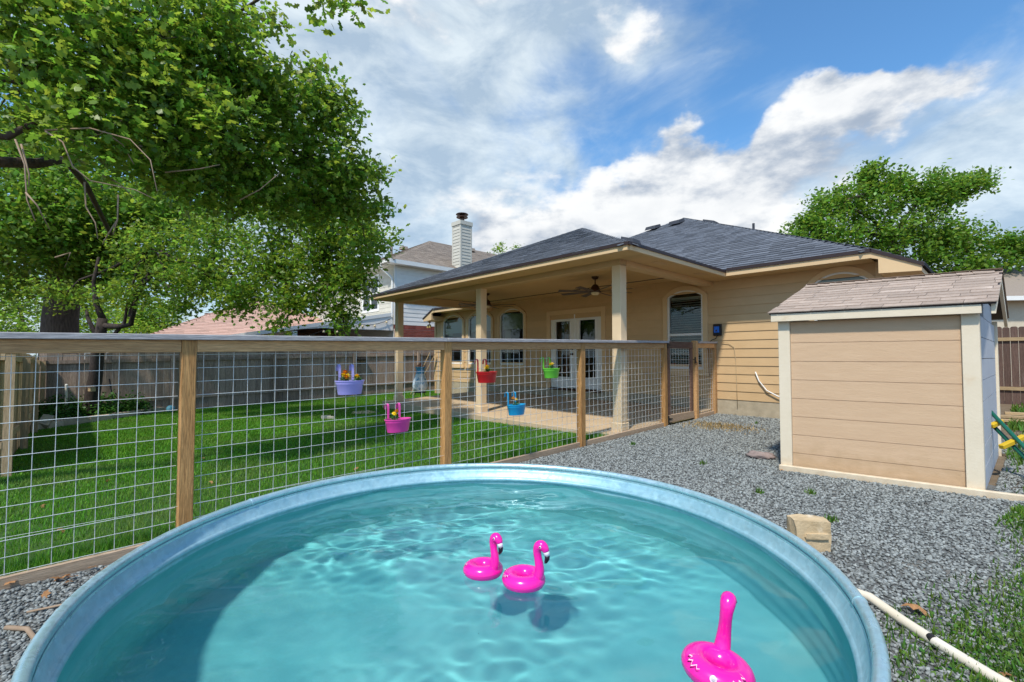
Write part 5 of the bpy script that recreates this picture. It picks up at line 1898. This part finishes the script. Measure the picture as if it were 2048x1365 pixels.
SHED_POLY = [(2.39, -3.96), (4.05, -3.75), (4.15, -1.3), (2.45, -1.4)]


def gravel():
    v, f = ico()
    Vs, Fs, off = [], [], 0
    # plot-frame sampling: dense close to the camera, thinner far off
    n0 = 290000
    x = rng.uniform(.06, 6.4, n0); y = rng.uniform(-12.0, -.03, n0)
    Xw = HO.x + CX * x - SX * y; Yw = HO.y + SX * x + CX * y
    d = np.hypot(Xw, Yw)
    keep = rng.uniform(0, 1, n0) < np.clip(1.0 - (d - 3.2) / 12, .42, 1.0)
    keep &= np.hypot(Xw - TANK_C.x, Yw - TANK_C.y) > TANK_R - .02
    keep &= ~inpoly(x, y, SHED_POLY)
    keep &= (np.abs(Xw) < Yw * 1.13 + .15) & (Yw > .3)
    # gravel thins out into the weedy corner on the right
    edge = (x - (4.35 + .25 * np.sin(y * 2.3) + .15 * np.sin(y * 5.1)))
    keep &= rng.uniform(0, 1, n0) < np.clip(.9 - edge * 1.6, .05, 1)
    x, y, Xw, Yw, d = x[keep], y[keep], Xw[keep], Yw[keep], d[keep]
    n = len(x)
    s = rng.uniform(.0065, .0145, n) * np.clip(.8 + d * .06, .85, 1.45)
    z = gl(x, y) + s * .25 + rng.uniform(0, .006, n)
    scl = np.stack([s * rng.uniform(.8, 1.35, n), s * rng.uniform(.7, 1.1, n), s * rng.uniform(.45, .8, n)], 1)
    pos = np.stack([Xw, Yw, z], 1)
    rot = rand_rot(n, .7)
    for k in range(5):
        sel = np.arange(n) % 5 == k
        vv = v * rng.uniform(.68, 1.2, (len(v), 1))
        V, F = scatter(vv, f, pos[sel], rot[sel], scl[sel])
        Vs.append(V); Fs.append(F + off); off += len(V)
    tag(link('gravel', arr_mesh('gravel', np.concatenate(Vs), np.concatenate(Fs), STONES)), 'loose grey crushed stone gravel around the tank and shed', 'gravel', kind='stuff')
    return n


NG = gravel()
BLADE_V = [(-.5, 0, 0), (.5, 0, 0), (.36, .10, .55), (-.36, .10, .55), (0, .32, 1.0)]
BLADE_F = [(0, 1, 2), (0, 2, 3), (3, 2, 4)]


def blades(name, label, cat, poly, n, hgt, wid, material, dens=None, zoff=0.0, avoid=None, kind='stuff', shape=None, lean=.45):
    xs = [p[0] for p in poly]; ys = [p[1] for p in poly]
    x = rng.uniform(min(xs), max(xs), n); y = rng.uniform(min(ys), max(ys), n)
    k = inpoly(x, y, poly)
    if avoid:
        for a in avoid: k &= ~inpoly(x, y, a)
    if dens is not None:
        k &= rng.uniform(0, 1, n) < dens(x, y)
    x, y = x[k], y[k]
    Xw = HO.x + CX * x - SX * y; Yw = HO.y + SX * x + CX * y
    vis = (np.abs(Xw) < Yw * 1.13 + .3) & (Yw > .3)
    x, y, Xw, Yw = x[vis], y[vis], Xw[vis], Yw[vis]
    m = len(x)
    d = np.hypot(Xw, Yw)
    h = rng.uniform(*hgt, m)
    w = rng.uniform(*wid, m) * np.clip(d / 5, .8, 2.2)
    scl = np.stack([w, h, h], 1)
    pos = np.stack([Xw, Yw, gl(x, y) - .004 + zoff], 1)
    bv, bf = shape or (BLADE_V, BLADE_F)
    V, F = scatter(bv, bf, pos, rand_rot(m, lean), scl)
    return tag(link(name, arr_mesh(name, V, F, material)), label, cat, kind=kind)


BED = [(-12.4, -10.4), (-10.25, -10.4), (-10.9, -9.6), (-12.4, -7.9)]
PATIO = [(-7.55, -3.66), (0, -3.66), (0, .1), (-7.55, .1)]
blades('grass', 'short mown green lawn behind the wire fence', 'lawn', [(-12.38, -10.38), (-.05, -10.38), (-.05, 0), (-12.38, 1.0)], 330000, (.026, .055), (.004, .0075), GRASS,
       dens=lambda x, y: np.where((x + 6.9) ** 2 + (y + 4.4) ** 2 < .16, .15, 1.0), avoid=[BED, PATIO])
blades('tall_grass', 'longer grass along the foot of the wire fence', 'grass', [(-.35, -10.3), (-.03, -10.3), (-.03, -3.7), (-.35, -3.7)], 9000, (.06, .12), (.004, .007), GRASS)
wd = lambda x, y: np.clip((x - 3.85 - .25 * np.sin(y * 2.1)) * 1.6, 0, 1) * (.45 + .55 * (np.sin(x * 5 + 1) * np.sin(y * 4.3) > -.25))
blades('weeds', 'patchy weeds and grass growing through the gravel by the white pipe', 'weeds', [(3.3, -9), (6.6, -9), (6.6, -3.9), (4.2, -3.95)], 110000, (.02, .065), (.007, .014), WEED, dens=wd)
blades('clover', 'low leafy clover patches among the weeds by the white pipe', 'weeds', [(3.3, -9), (6.6, -9), (6.6, -3.9), (4.2, -3.95)], 60000, (.018, .04), (.016, .034), WEED, dens=lambda x, y: wd(x - .1, y), zoff=.022, shape=(LEAF_SV, LEAF_SF), lean=1.0)
blades('sparse_grass', 'thin green grass tufts on the bare ground beside the shed', 'grass', [(4.12, -3.6), (9, -3.6), (9, 7.4), (4.2, 7.4)], 60000, (.04, .13), (.007, .014), WEED,
       dens=lambda x, y: (.1 + .9 * (np.sin(x * 2.7 + .6) * np.sin(y * 1.9 + 1) > .1)) * .55)
blades('dry_grass', 'dead tan grass patch on the gravel by the gate', 'grass', [(.15, -2.2), (1.5, -2.2), (1.5, -1.0), (.15, -1.0)], 3500, (.03, .06), (.006, .012), DRYGRASS, dens=lambda x, y: np.exp(-((x - .75) / .5) ** 2 - ((y + 1.6) / .3) ** 2))


def stray_weeds():
    for i, (x, y) in enumerate(((2.55, -5.0), (1.7, -4.3), (3.2, -5.35), (.5, -3.9), (1.1, -.9), (2.9, -4.7), (3.7, -7.1), (3.85, -7.6), (3.3, -6.9))):
        n = 46
        r = np.abs(rng.normal(0, .025, n)); a = rng.uniform(0, 6.28, n)
        xx, yy = x + r * np.cos(a), y + r * np.sin(a)
        P = np.stack([HO.x + CX * xx - SX * yy, HO.y + SX * xx + CX * yy, gl(xx, yy)], 1)
        h = rng.uniform(.03, .07, n)
        V, F = scatter(BLADE_V, BLADE_F, P, rand_rot(n, .6), np.stack([np.full(n, .010), h, h], 1))
        wh = ['near the shed corner', 'in the middle of the gravel', 'by the limestone block', 'by the end fence post', 'by the house wall', 'in front of the shed planks', 'touching the white pipe', 'below the white pipe', 'between the tank and the pipe'][i]
        tag(link('weed_tuft', arr_mesh('weed_tuft', V, F, WEED)), 'small green weed tuft in the gravel ' + wh, 'weed', 'weed tufts in the gravel')


stray_weeds()


def shrub():
    t = thing('shrub', 'low dense dark green shrubbery filling the flower bed by the grey fence', 'shrub', W(-11.9, -9.3, gw(*P2(-11.9, -9.3))))
    b = np.array(t.location)
    P = []
    for (x, y, r, h, n) in ((-12.0, -10.0, .5, .55, 110), (-11.6, -9.9, .5, .45, 90), (-12.05, -9.2, .45, .55, 110), (-11.7, -9.2, .4, .35, 60), (-12.1, -8.6, .35, .45, 70), (-11.2, -10.1, .4, .3, 60)):
        for _ in range(n):
            a = random.uniform(0, 6.28); rr = r * math.sqrt(random.random())
            p = W(x + rr * math.cos(a), y + rr * math.sin(a))
            z = gw(p.x, p.y) + h * random.uniform(.05, 1.2) * (1 - .5 * (rr / r) ** 2)
            P.append(np.array([p.x, p.y, z]) + rng.normal(size=(16, 3)) * .07)
    P = np.concatenate(P) - b
    n = len(P)
    V, F = scatter(LEAF_SV, LEAF_SF, P, rand_rot(n, 1.3), .075 * rng.uniform(.6, 1.3, n))
    o = link('foliage', arr_mesh('foliage', V, F, SHRUB), t)
    o['kind'] = 'stuff'
    st = MB()
    for k in range(30):
        p = Vector(P[k * 7]) * 1.0
        st.tube([(p.x * .8, p.y * .8, 0), (p.x * .95, p.y * .95, p.z * .6), tuple(p)], .006, 4)
    obj('stem', st, BARK_D, t)


shrub()
sheet('bed_soil', BED, DIRT, .012)

# ------------------------------------------------------------------ porch fittings
def ceiling_fan(x, y, label, a0):
    t = thing('ceiling_fan', label, 'fan', W(x, y, 3.035), HA, 'ceiling fans under the porch')
    obj('canopy', MB().lathe([(.001, -.0), (.075, -.0), (.075, -.02), (.055, -.05), (.02, -.062), (.001, -.062)], 18), BRONZE, t, smooth='auto')
    obj('downrod', MB().tube([(0, 0, -.06), (0, 0, -.17)], .013, 8), BRONZE, t)
    obj('motor', MB().lathe([(.001, -.16), (.04, -.165), (.075, -.20), (.10, -.26), (.105, -.30), (.125, -.305), (.125, -.33), (.09, -.335), (.001, -.335)], 20), BRONZE, t, smooth='auto')
    obj('light_bowl', MB().lathe([(.088, -.336), (.085, -.36), (.06, -.385), (.001, -.39)], 18), LAMPG, t, smooth=True)
    for k in range(8):
        a = a0 + k * math.pi / 4
        m = MB().hexa([(.10, -.035, -.322), (.80, -.060, -.335), (.80, .060, -.310), (.10, .035, -.308), (.10, -.035, -.316), (.80, -.060, -.329), (.80, .060, -.304), (.10, .035, -.302)])
        b = obj('blade', m, BLADE, t)
        b.rotation_euler = (0, 0, a)


ceiling_fan(-1.75, -1.75, 'bronze ceiling fan nearer the right porch column', .2)
ceiling_fan(-5.30, -1.75, 'bronze ceiling fan nearer the middle porch column', .5)


def wall_things():
    t = thing('control_box', 'small black electrical timer box with blue front on the siding by the gate', 'timer box', W(.08, -.03, 1.80), HA)
    obj('case', MB().box(-.085, .085, -.05, -.001, -.02, .22), BLACK, t, bevel=.01)
    obj('front_panel', MB().box(-.055, .05, -.075, -.0505, .04, .17), BLUEPL, t, bevel=.006)
    k = MB()
    for i in range(3): k.tube([(-.04 + i * .035, -.052, .195), (-.04 + i * .035, -.062, .195)], .010, 8)
    k.tube([(0, -.076, .085), (0, -.085, .085)], .018, 10)
    obj('knob', k, BRONZE, t)
    c = MB().tube([tuple(W(*p)) for p in ((.09, -.075, 1.80), (.06, -.09, 1.72), (.0, -.11, 1.70), (-.06, -.10, 1.66), (-.10, -.07, 1.60), (-.14, -.05, 1.5))], .008, 6)
    tag(obj('cable', c, BLACK, smooth=True), 'black cable looping from the timer box to the fence post', 'cable')
    c = MB().tube([tuple(W(*p)) for p in ((.12, -.05, 1.66), (.3, -.045, 1.63), (.40, -.045, 1.55), (.43, -.045, 1.3), (.44, -.045, .8), (.45, -.05, .35))], .006, 6)
    tag(obj('cable', c, CORD, smooth=True), 'thin tan cable running down the siding right of the gate', 'cable')
    c = MB().tube([tuple(W(*p)) for p in ((.80, -.05, 1.05), (.86, -.05, .88), (1.0, -.06, .70), (1.2, -.07, .60), (1.5, -.07, .56), (1.9, -.06, .60))], .012, 8)
    tag(obj('hose', c, WHITE, smooth=True), 'white hose sagging along the siding towards the shed', 'hose')
    l = thing('wall_lamp', 'small brass lamp under the far left eave of the tan house', 'lamp', W(-10.15, -.40, 2.62), HA)
    br = mat('brass', (.62, .38, .10), None, 5, rough=.3, metal=.7)
    obj('bracket', MB().lathe([(.001, .0), (.05, .0), (.05, -.03), (.015, -.05), (.015, -.09), (.06, -.11), (.02, -.13)], 12), br, l, smooth='auto')
    for s in (-1, 1):
        obj('lamp_head', MB().lathe([(.02, -.08), (.035, -.12), (.055, -.20), (.001, -.205)], 10, (s * .07, -.02, -.02)), br, l, smooth='auto')
    for i, (x, dx) in enumerate(((-10.5, .30), (-10.3, .42))):
        m = MB().beam(W(x - .35, -.75, gw(*P2(x, -.7))), W(x + dx - .3, -.13, 1.55 - i * .1), .09, .02)
        tag(obj('loose_board', m, LUMBER), ['grey board leaning on the house corner, farther left', 'pale board leaning on the house corner, closer to the porch'][i], 'board')


wall_things()


def chiminea():
    z = .20
    t = thing('chiminea', 'blue and white glazed clay chiminea with terracotta cap on an iron stand', 'chiminea', W(-7.62, -2.35, z), HA)
    b = MB().lathe([(.02, .12), (.13, .13), (.20, .20), (.225, .30), (.215, .40), (.17, .53), (.12, .66), (.105, .74), (.11, .80), (.145, .825), (.145, .845), (.09, .845), (.08, .78), (.09, .70)], 28)
    obj('body', b, CHIMG, t, smooth=True)
    obj('neck_band', MB().lathe([(.128, .655), (.113, .74), (.117, .798), (.150, .825), (.150, .850), (.10, .851)], 28), CHIMB, t, smooth='auto')
    obj('cap', MB().lathe([(.001, .965), (.03, .96), (.06, .92), (.115, .885), (.115, .868), (.06, .862), (.001, .862)], 20), TERRA, t, smooth='auto')
    s = MB().lathe([(.16, .10), (.18, .10), (.18, .13), (.16, .13), (.16, .10)], 20)
    for k in range(3):
        a = k * 2.094 + .4
        s.tube([(.17 * math.cos(a), .17 * math.sin(a), .12), (.15 * math.cos(a), .15 * math.sin(a), .05), (.20 * math.cos(a), .20 * math.sin(a), .0)], .011, 6)
    obj('stand', s, BLACK, t)


chiminea()


# ------------------------------------------------------------------ small things in the yard
def stone_mesh(name, sx, sy, sz, material, seed, sub=2):
    import bmesh
    r = random.Random(seed)
    bm = bmesh.new()
    bmesh.ops.create_cube(bm, size=2)
    bmesh.ops.subdivide_edges(bm, edges=bm.edges[:], cuts=sub, use_grid_fill=True)
    for v in bm.verts:
        q = .86 + .14 / max(1e-3, v.co.length / 1.2)
        v.co = Vector((v.co.x * sx * q + r.uniform(-.05, .05) * sx, v.co.y * sy * q + r.uniform(-.05, .05) * sy, v.co.z * sz * q + r.uniform(-.06, .06) * sz))
    me = bpy.data.meshes.new(name)
    bm.to_mesh(me); bm.free()
    me.materials.append(material)
    return me


def yard_things():
    pts = [(-10.15, -10.38), (-10.6, -9.95), (-10.95, -9.5), (-11.35, -9.05), (-11.75, -8.6), (-12.1, -8.2), (-12.35, -7.9)]
    where = ['next to the picket fence', 'second from the picket fence', 'third from the picket fence', 'third from the blue ball', 'second from the blue ball', 'nearest the blue ball']
    for i in range(6):
        a, b = pts[i], pts[i + 1]
        p = W((a[0] + b[0]) / 2, (a[1] + b[1]) / 2)
        q0, q1 = W(*a), W(*b)
        L = (q1 - q0).length
        o = link('edging_stone', stone_mesh('edging_stone', L * .5, .09, .10, EDGESTONE, i), None, (p.x, p.y, gw(p.x, p.y) + .05), math.atan2(q1.y - q0.y, q1.x - q0.x))
        tag(o, 'rough pale edging stone of the flower bed, ' + where[i], 'stone', 'flower bed edging stones')
    p = W(-10.35, -10.2)
    o = link('edging_stone', stone_mesh('edging_stone', .10, .16, .14, EDGESTONE, 31), None, (p.x, p.y, gw(p.x, p.y) + .12), .6)
    o.rotation_euler = (.6, .3, .6)
    tag(o, 'tilted pale stone standing at the picket fence end of the bed', 'stone')
    p = W(-12.0, -7.75); z = gw(p.x, p.y)
    tag(obj('ball', MB().ball((0, 0, .10), .105, 20, 14), BLUEBALL, smooth=True, loc=(p.x, p.y, z)), 'light blue ball on the lawn at the far end of the bed edging', 'ball')
    p = W(-11.6, -9.87); z = gw(p.x, p.y)
    t = thing('stake', 'thin white stake standing in the flower bed', 'stake', (p.x, p.y, z), 0)
    obj('shaft', MB().tube([(0, 0, -.05), (-.02, 0, .92)], .028, 8), PVC, t)
    obj('cap', MB().lathe([(.03, .90), (.031, .93), (.01, .945)], 8, (-.02, 0, 0)), WHITE, t)
    p = W(-12.0, -9.0); z = gw(p.x, p.y)
    tag(obj('pole', MB().tube([(.06, 0, -.05), (.02, 0, .4), (-.10, 0, 1.02)], .018, 7), BLACK, loc=(p.x, p.y, z)), 'thin black pole leaning in the shrubbery right of the young oak', 'pole')
    t = thing('bird_feeder', 'small tan box fixed to the young oak trunk', 'feeder', (-10.28, 11.42, .50), R(-30))
    obj('box', MB().box(-.07, .07, -.06, .05, 0, .10), LUMBER, t, bevel=.005)
    obj('lid', MB().box(-.08, .08, -.075, .055, .1005, .115), OLDWOOD, t)
    obj('strap', MB().box(-.01, .10, .03, .05, .10, .16), BLACK, t)
    for i, (x, y, s, lb) in enumerate(((-6.47, -5.54, .10, 'pale bone shaped stone on the lawn behind the lavender planter, left piece'), (-6.30, -5.50, .075, 'pale bone shaped stone on the lawn behind the lavender planter, right piece'))):
        p = W(x, y)
        tag(link('pale_stone', stone_mesh('pale_stone', s, s * .5, s * .55, BONE, 50 + i), None, (p.x, p.y, gw(p.x, p.y) + .03), .4), lb, 'stone')
    sheet('bare_patch', [(-7.35, -4.5), (-6.9, -4.75), (-6.45, -4.5), (-6.6, -4.2), (-7.2, -4.15)], LIME, .012)
    # block, pipe, rag
    t = thing('limestone_block', 'rough tan limestone block standing on the gravel beside the tank', 'block', (2.03, 3.23, gw(2.03, 3.2)), R(-4))
    o = link('block', stone_mesh('block', .112, .07, .118, LIME, 5, 4), t, (0, 0, .09))
    o2 = link('chipped_face', stone_mesh('chipped_face', .075, .022, .018, LIME, 9, 2), t, (.015, -.064, .11))
    path = [(1.74, 2.80), (1.93, 2.55), (1.925, 2.33), (1.935, 2.15), (1.96, 1.94), (2.03, 1.6), (2.15, 1.2)]
    t = thing('pipe', 'white plastic pipe lying on the gravel right of the tank', 'pipe', (0, 0, 0), 0)
    obj('tube', MB().tube([(x, y, gw(x, y) + .026) for x, y in path], .024, 14), PVC, t, smooth=True)
    x, y = 1.93, 2.18
    obj('clip', MB().tube([(x - .005, y - .012, gw(x, y) + .036), (x + .0, y + .012, gw(x, y) + .036)], .0185, 10), BLACK, t)
    rg = MB()
    import bmesh
    bm = bmesh.new(); bmesh.ops.create_icosphere(bm, subdivisions=3, radius=1)
    r = random.Random(3)
    ph = [r.uniform(0, 6) for _ in range(6)]
    for v in bm.verts:
        c = v.co.copy()
        k = 1 + .22 * math.sin(5 * c.x + ph[0]) * math.sin(4 * c.y + ph[1]) + .14 * math.sin(9 * c.y + ph[2] + 3 * c.z)
        v.co = Vector((c.x * .15 * k, c.y * .075 * k, max(c.z * .055 * k, -.02)))
    me = bpy.data.meshes.new('rag'); bm.to_mesh(me); bm.free(); me.materials.append(RAG)
    me.polygons.foreach_set('use_smooth', [True] * len(me.polygons))
    tag(link('rag', me, None, (3.06, 5.77, gw(3.06, 5.77) + .03), R(-35)), 'crumpled grey cloth on the gravel left of the shed', 'cloth')


yard_things()


def litter():
    shapes = []
    for k in range(3):
        mb = MB().add([(x, y * .9, z * 3 + .10 * math.sin(4 * x + k) + .08 * abs(y) * (k + 1)) for x, y, z in LEAF_V], LEAF_F)
        shapes.append(mesh_of('dry_leaf', mb, LEAF_DRY, recalc=False))
    def put(X, Y, s, label, grp=None, k=0):
        o = link('dry_leaf', shapes[k % 3], None, (X, Y, gw(X, Y) + .018 + .004 * (k % 3)))
        o.rotation_euler = (random.uniform(-.35, .35), random.uniform(-.35, .35), random.uniform(0, 6.28))
        o.scale = (s, s, s)
        tag(o, label, 'leaf', grp)
    put(2.03, 2.48, .12, 'large tan dry leaf on the gravel above the white pipe')
    put(2.07, 1.95, .11, 'tan dry leaf in the weeds right of the white pipe')
    put(3.55, 4.80, .10, 'brown dry leaf at the foot of the shed planks')
    put(2.98, 5.15, .05, 'small orange dry leaf by the left shed corner post')
    put(1.80, 3.48, .05, 'small orange dry leaf between the tank and the limestone block')
    put(1.72, 2.92, .07, 'brown dry leaf tucked against the tank above the pipe')
    r = random.Random(4)
    for i in range(24):
        y = r.uniform(-10.6, -8.9)
        p = W(.04 + abs(r.gauss(0, .13)), y)
        put(p.x, p.y, r.uniform(.05, .095), 'brown dry leaf on the gravel along the fence kick board', 'dry leaves along the fence', i)
    for i, (x, y) in enumerate(((-1.9, -8.6), (-2.9, -9.4), (-1.2, -7.2), (-2.2, -9.9), (-.9, -9.0), (-3.4, -8.4), (-1.1, -9.8), (-.5, -8.0))):
        p = W(x, y)
        put(p.x, p.y, .075, 'pale fallen leaf on the near lawn behind the wire fence', 'leaves fallen on the lawn', i)
    for i, (x0, y0, x1, y1, lb) in enumerate(((-2.62, 2.56, -2.18, 2.72, 'thin tan stick on the gravel lying along the fence'), (-2.58, 2.42, -2.30, 2.30, 'thick curved stick on the gravel at the left edge'), (-2.05, 2.10, -1.80, 2.26, 'short pale stick on the gravel near the tank rim'))):
        m = MB().tube([(x0, y0, gw(x0, y0) + .02), ((x0 + x1) / 2, (y0 + y1) / 2 + .03, gw(x0, y0) + .03), (x1, y1, gw(x1, y1) + .02)], [.006 + .006 * (i == 1)] * 3, 6)
        tag(obj('stick', m, BARK_L, smooth=True), lb, 'stick')


litter()


def right_side():
    # ladder, helmet, lumber by the shed
    t = thing('ladder', 'green play ladder with yellow clamps leaning beside the shed', 'ladder', (0, 0, 0), 0)
    for dz in (.0, .13):
        a, b = W(4.03, -2.34, .74 - dz), W(4.50, -3.05, .13 - dz * .6)
        obj('rail', MB().tube([a, a.lerp(b, .5), b], .019, 10), GREENP, t, smooth=True)
    for k, f in enumerate((.10, .36, .66, .80, .97)):
        a, b = W(4.03, -2.34, .68), W(4.50, -3.05, .09)
        c = a.lerp(b, f)
        d = Vector((.30, .05, .10)) if k % 2 else Vector((.15, .03, .05))
        obj('rung', MB().beam(c - d * .55, c + d * .45, .05, .045), YELLOWP, t, bevel=.006)
    h = thing('bike_helmet', 'white and dark blue bike helmet lying by the painted beam', 'helmet', W(4.50, -3.46, gw(*P2(4.5, -3.46)) + .075), HA + .3)
    def dome(s0, s1, k, n=24, m=7):
        mb = MB()
        vs = []
        for i in range(m + 1):
            f = s0 + (s1 - s0) * i / m
            for j in range(n):
                a = 2 * math.pi * j / n
                r = math.cos(f)
                vs.append((.165 * k * r * math.cos(a), .115 * k * r * math.sin(a), .13 * k * math.sin(f) - .02 * math.cos(a)))
        return mb.add(vs, [(i * n + j, i * n + (j + 1) % n, (i + 1) * n + (j + 1) % n, (i + 1) * n + j) for i in range(m) for j in range(n)])
    obj('shell', dome(-.45, 1.56, 1.0), HELM_W, h, smooth=True)
    obj('blue_band', dome(-.12, .38, 1.015, 24, 3), HELM_B, h, smooth=True)
    for k in range(7):
        a = -1.2 + k * .4
        pts = [(.165 * 1.02 * math.cos(f) * math.cos(a + 3.1), .115 * 1.02 * math.cos(f) * math.sin(a + 3.1), .13 * 1.02 * math.sin(f)) for f in (.45, .7, .95, 1.15)]
        obj('vent', MB().tube(pts, [.006, .014, .014, .006], 8), BLACK, h, smooth=True)
    obj('strap', MB().tube([(-.10, -.09, -.02), (-.06, -.10, -.06), (.02, -.09, -.07), (.08, -.08, -.03)], .006, 6), BLACK, h)
    for i, (x0, x1, y, z) in enumerate(((3.9, 6.6, 2.7, .02), (4.0, 6.5, 2.6, .07), (4.1, 6.4, 2.75, .12), (3.7, 6.4, 2.35, .02))):
        p = W(x0, y)
        tag(obj('lumber_board', MB().box(0, x1 - x0, -.07, .07, .17 + z, .17 + z + .045), LUMBER, loc=(p.x, p.y, 0), rz=HA + .06 * (i - 1), bevel=.003),
            ['bottom board of the lumber pile behind the shed', 'middle board of the lumber pile behind the shed', 'top board of the lumber pile behind the shed', 'board lying flat in front of the lumber pile'][i], 'board', 'lumber pile')
    p = W(4.72, 2.72)
    m = MB()
    m.box(-.12, .12, -.055, .055, 0, .075)
    t = thing('cored_brick', 'tan brick with three round holes on top of the lumber pile', 'brick', (p.x, p.y, .336), HA + .1)
    obj('brick', m, LIME, t, bevel=.004)
    for k in (-1, 0, 1):  # solid black plugs on the uncut face; the cores' inner shade is painted
        obj('hole_dark', MB().tube([(k * .07, -.0565, .038), (k * .07, -.045, .038)], .019, 12), BLACK, t)


right_side()


def fence_rack():
    t = thing('wall_rack', 'small black wire rack hung high on the grey board fence', 'rack', W(-12.37, -1.95, 1.14), HA)
    m = MB().box(-.0, .02, -.17, .17, .22, .25)
    m.box(.0, .12, -.17, .17, .10, .115)
    obj('shelf', m, BLACK, t)['kind'] = 'stuff'
    for k in range(6):
        y = -.15 + k * .06
        obj('bar', MB().tube([(.01, y, .24), (.01, y, .06), (.10, y, .06), (.10, y, .11)], .006, 5), BLACK, t)


fence_rack()
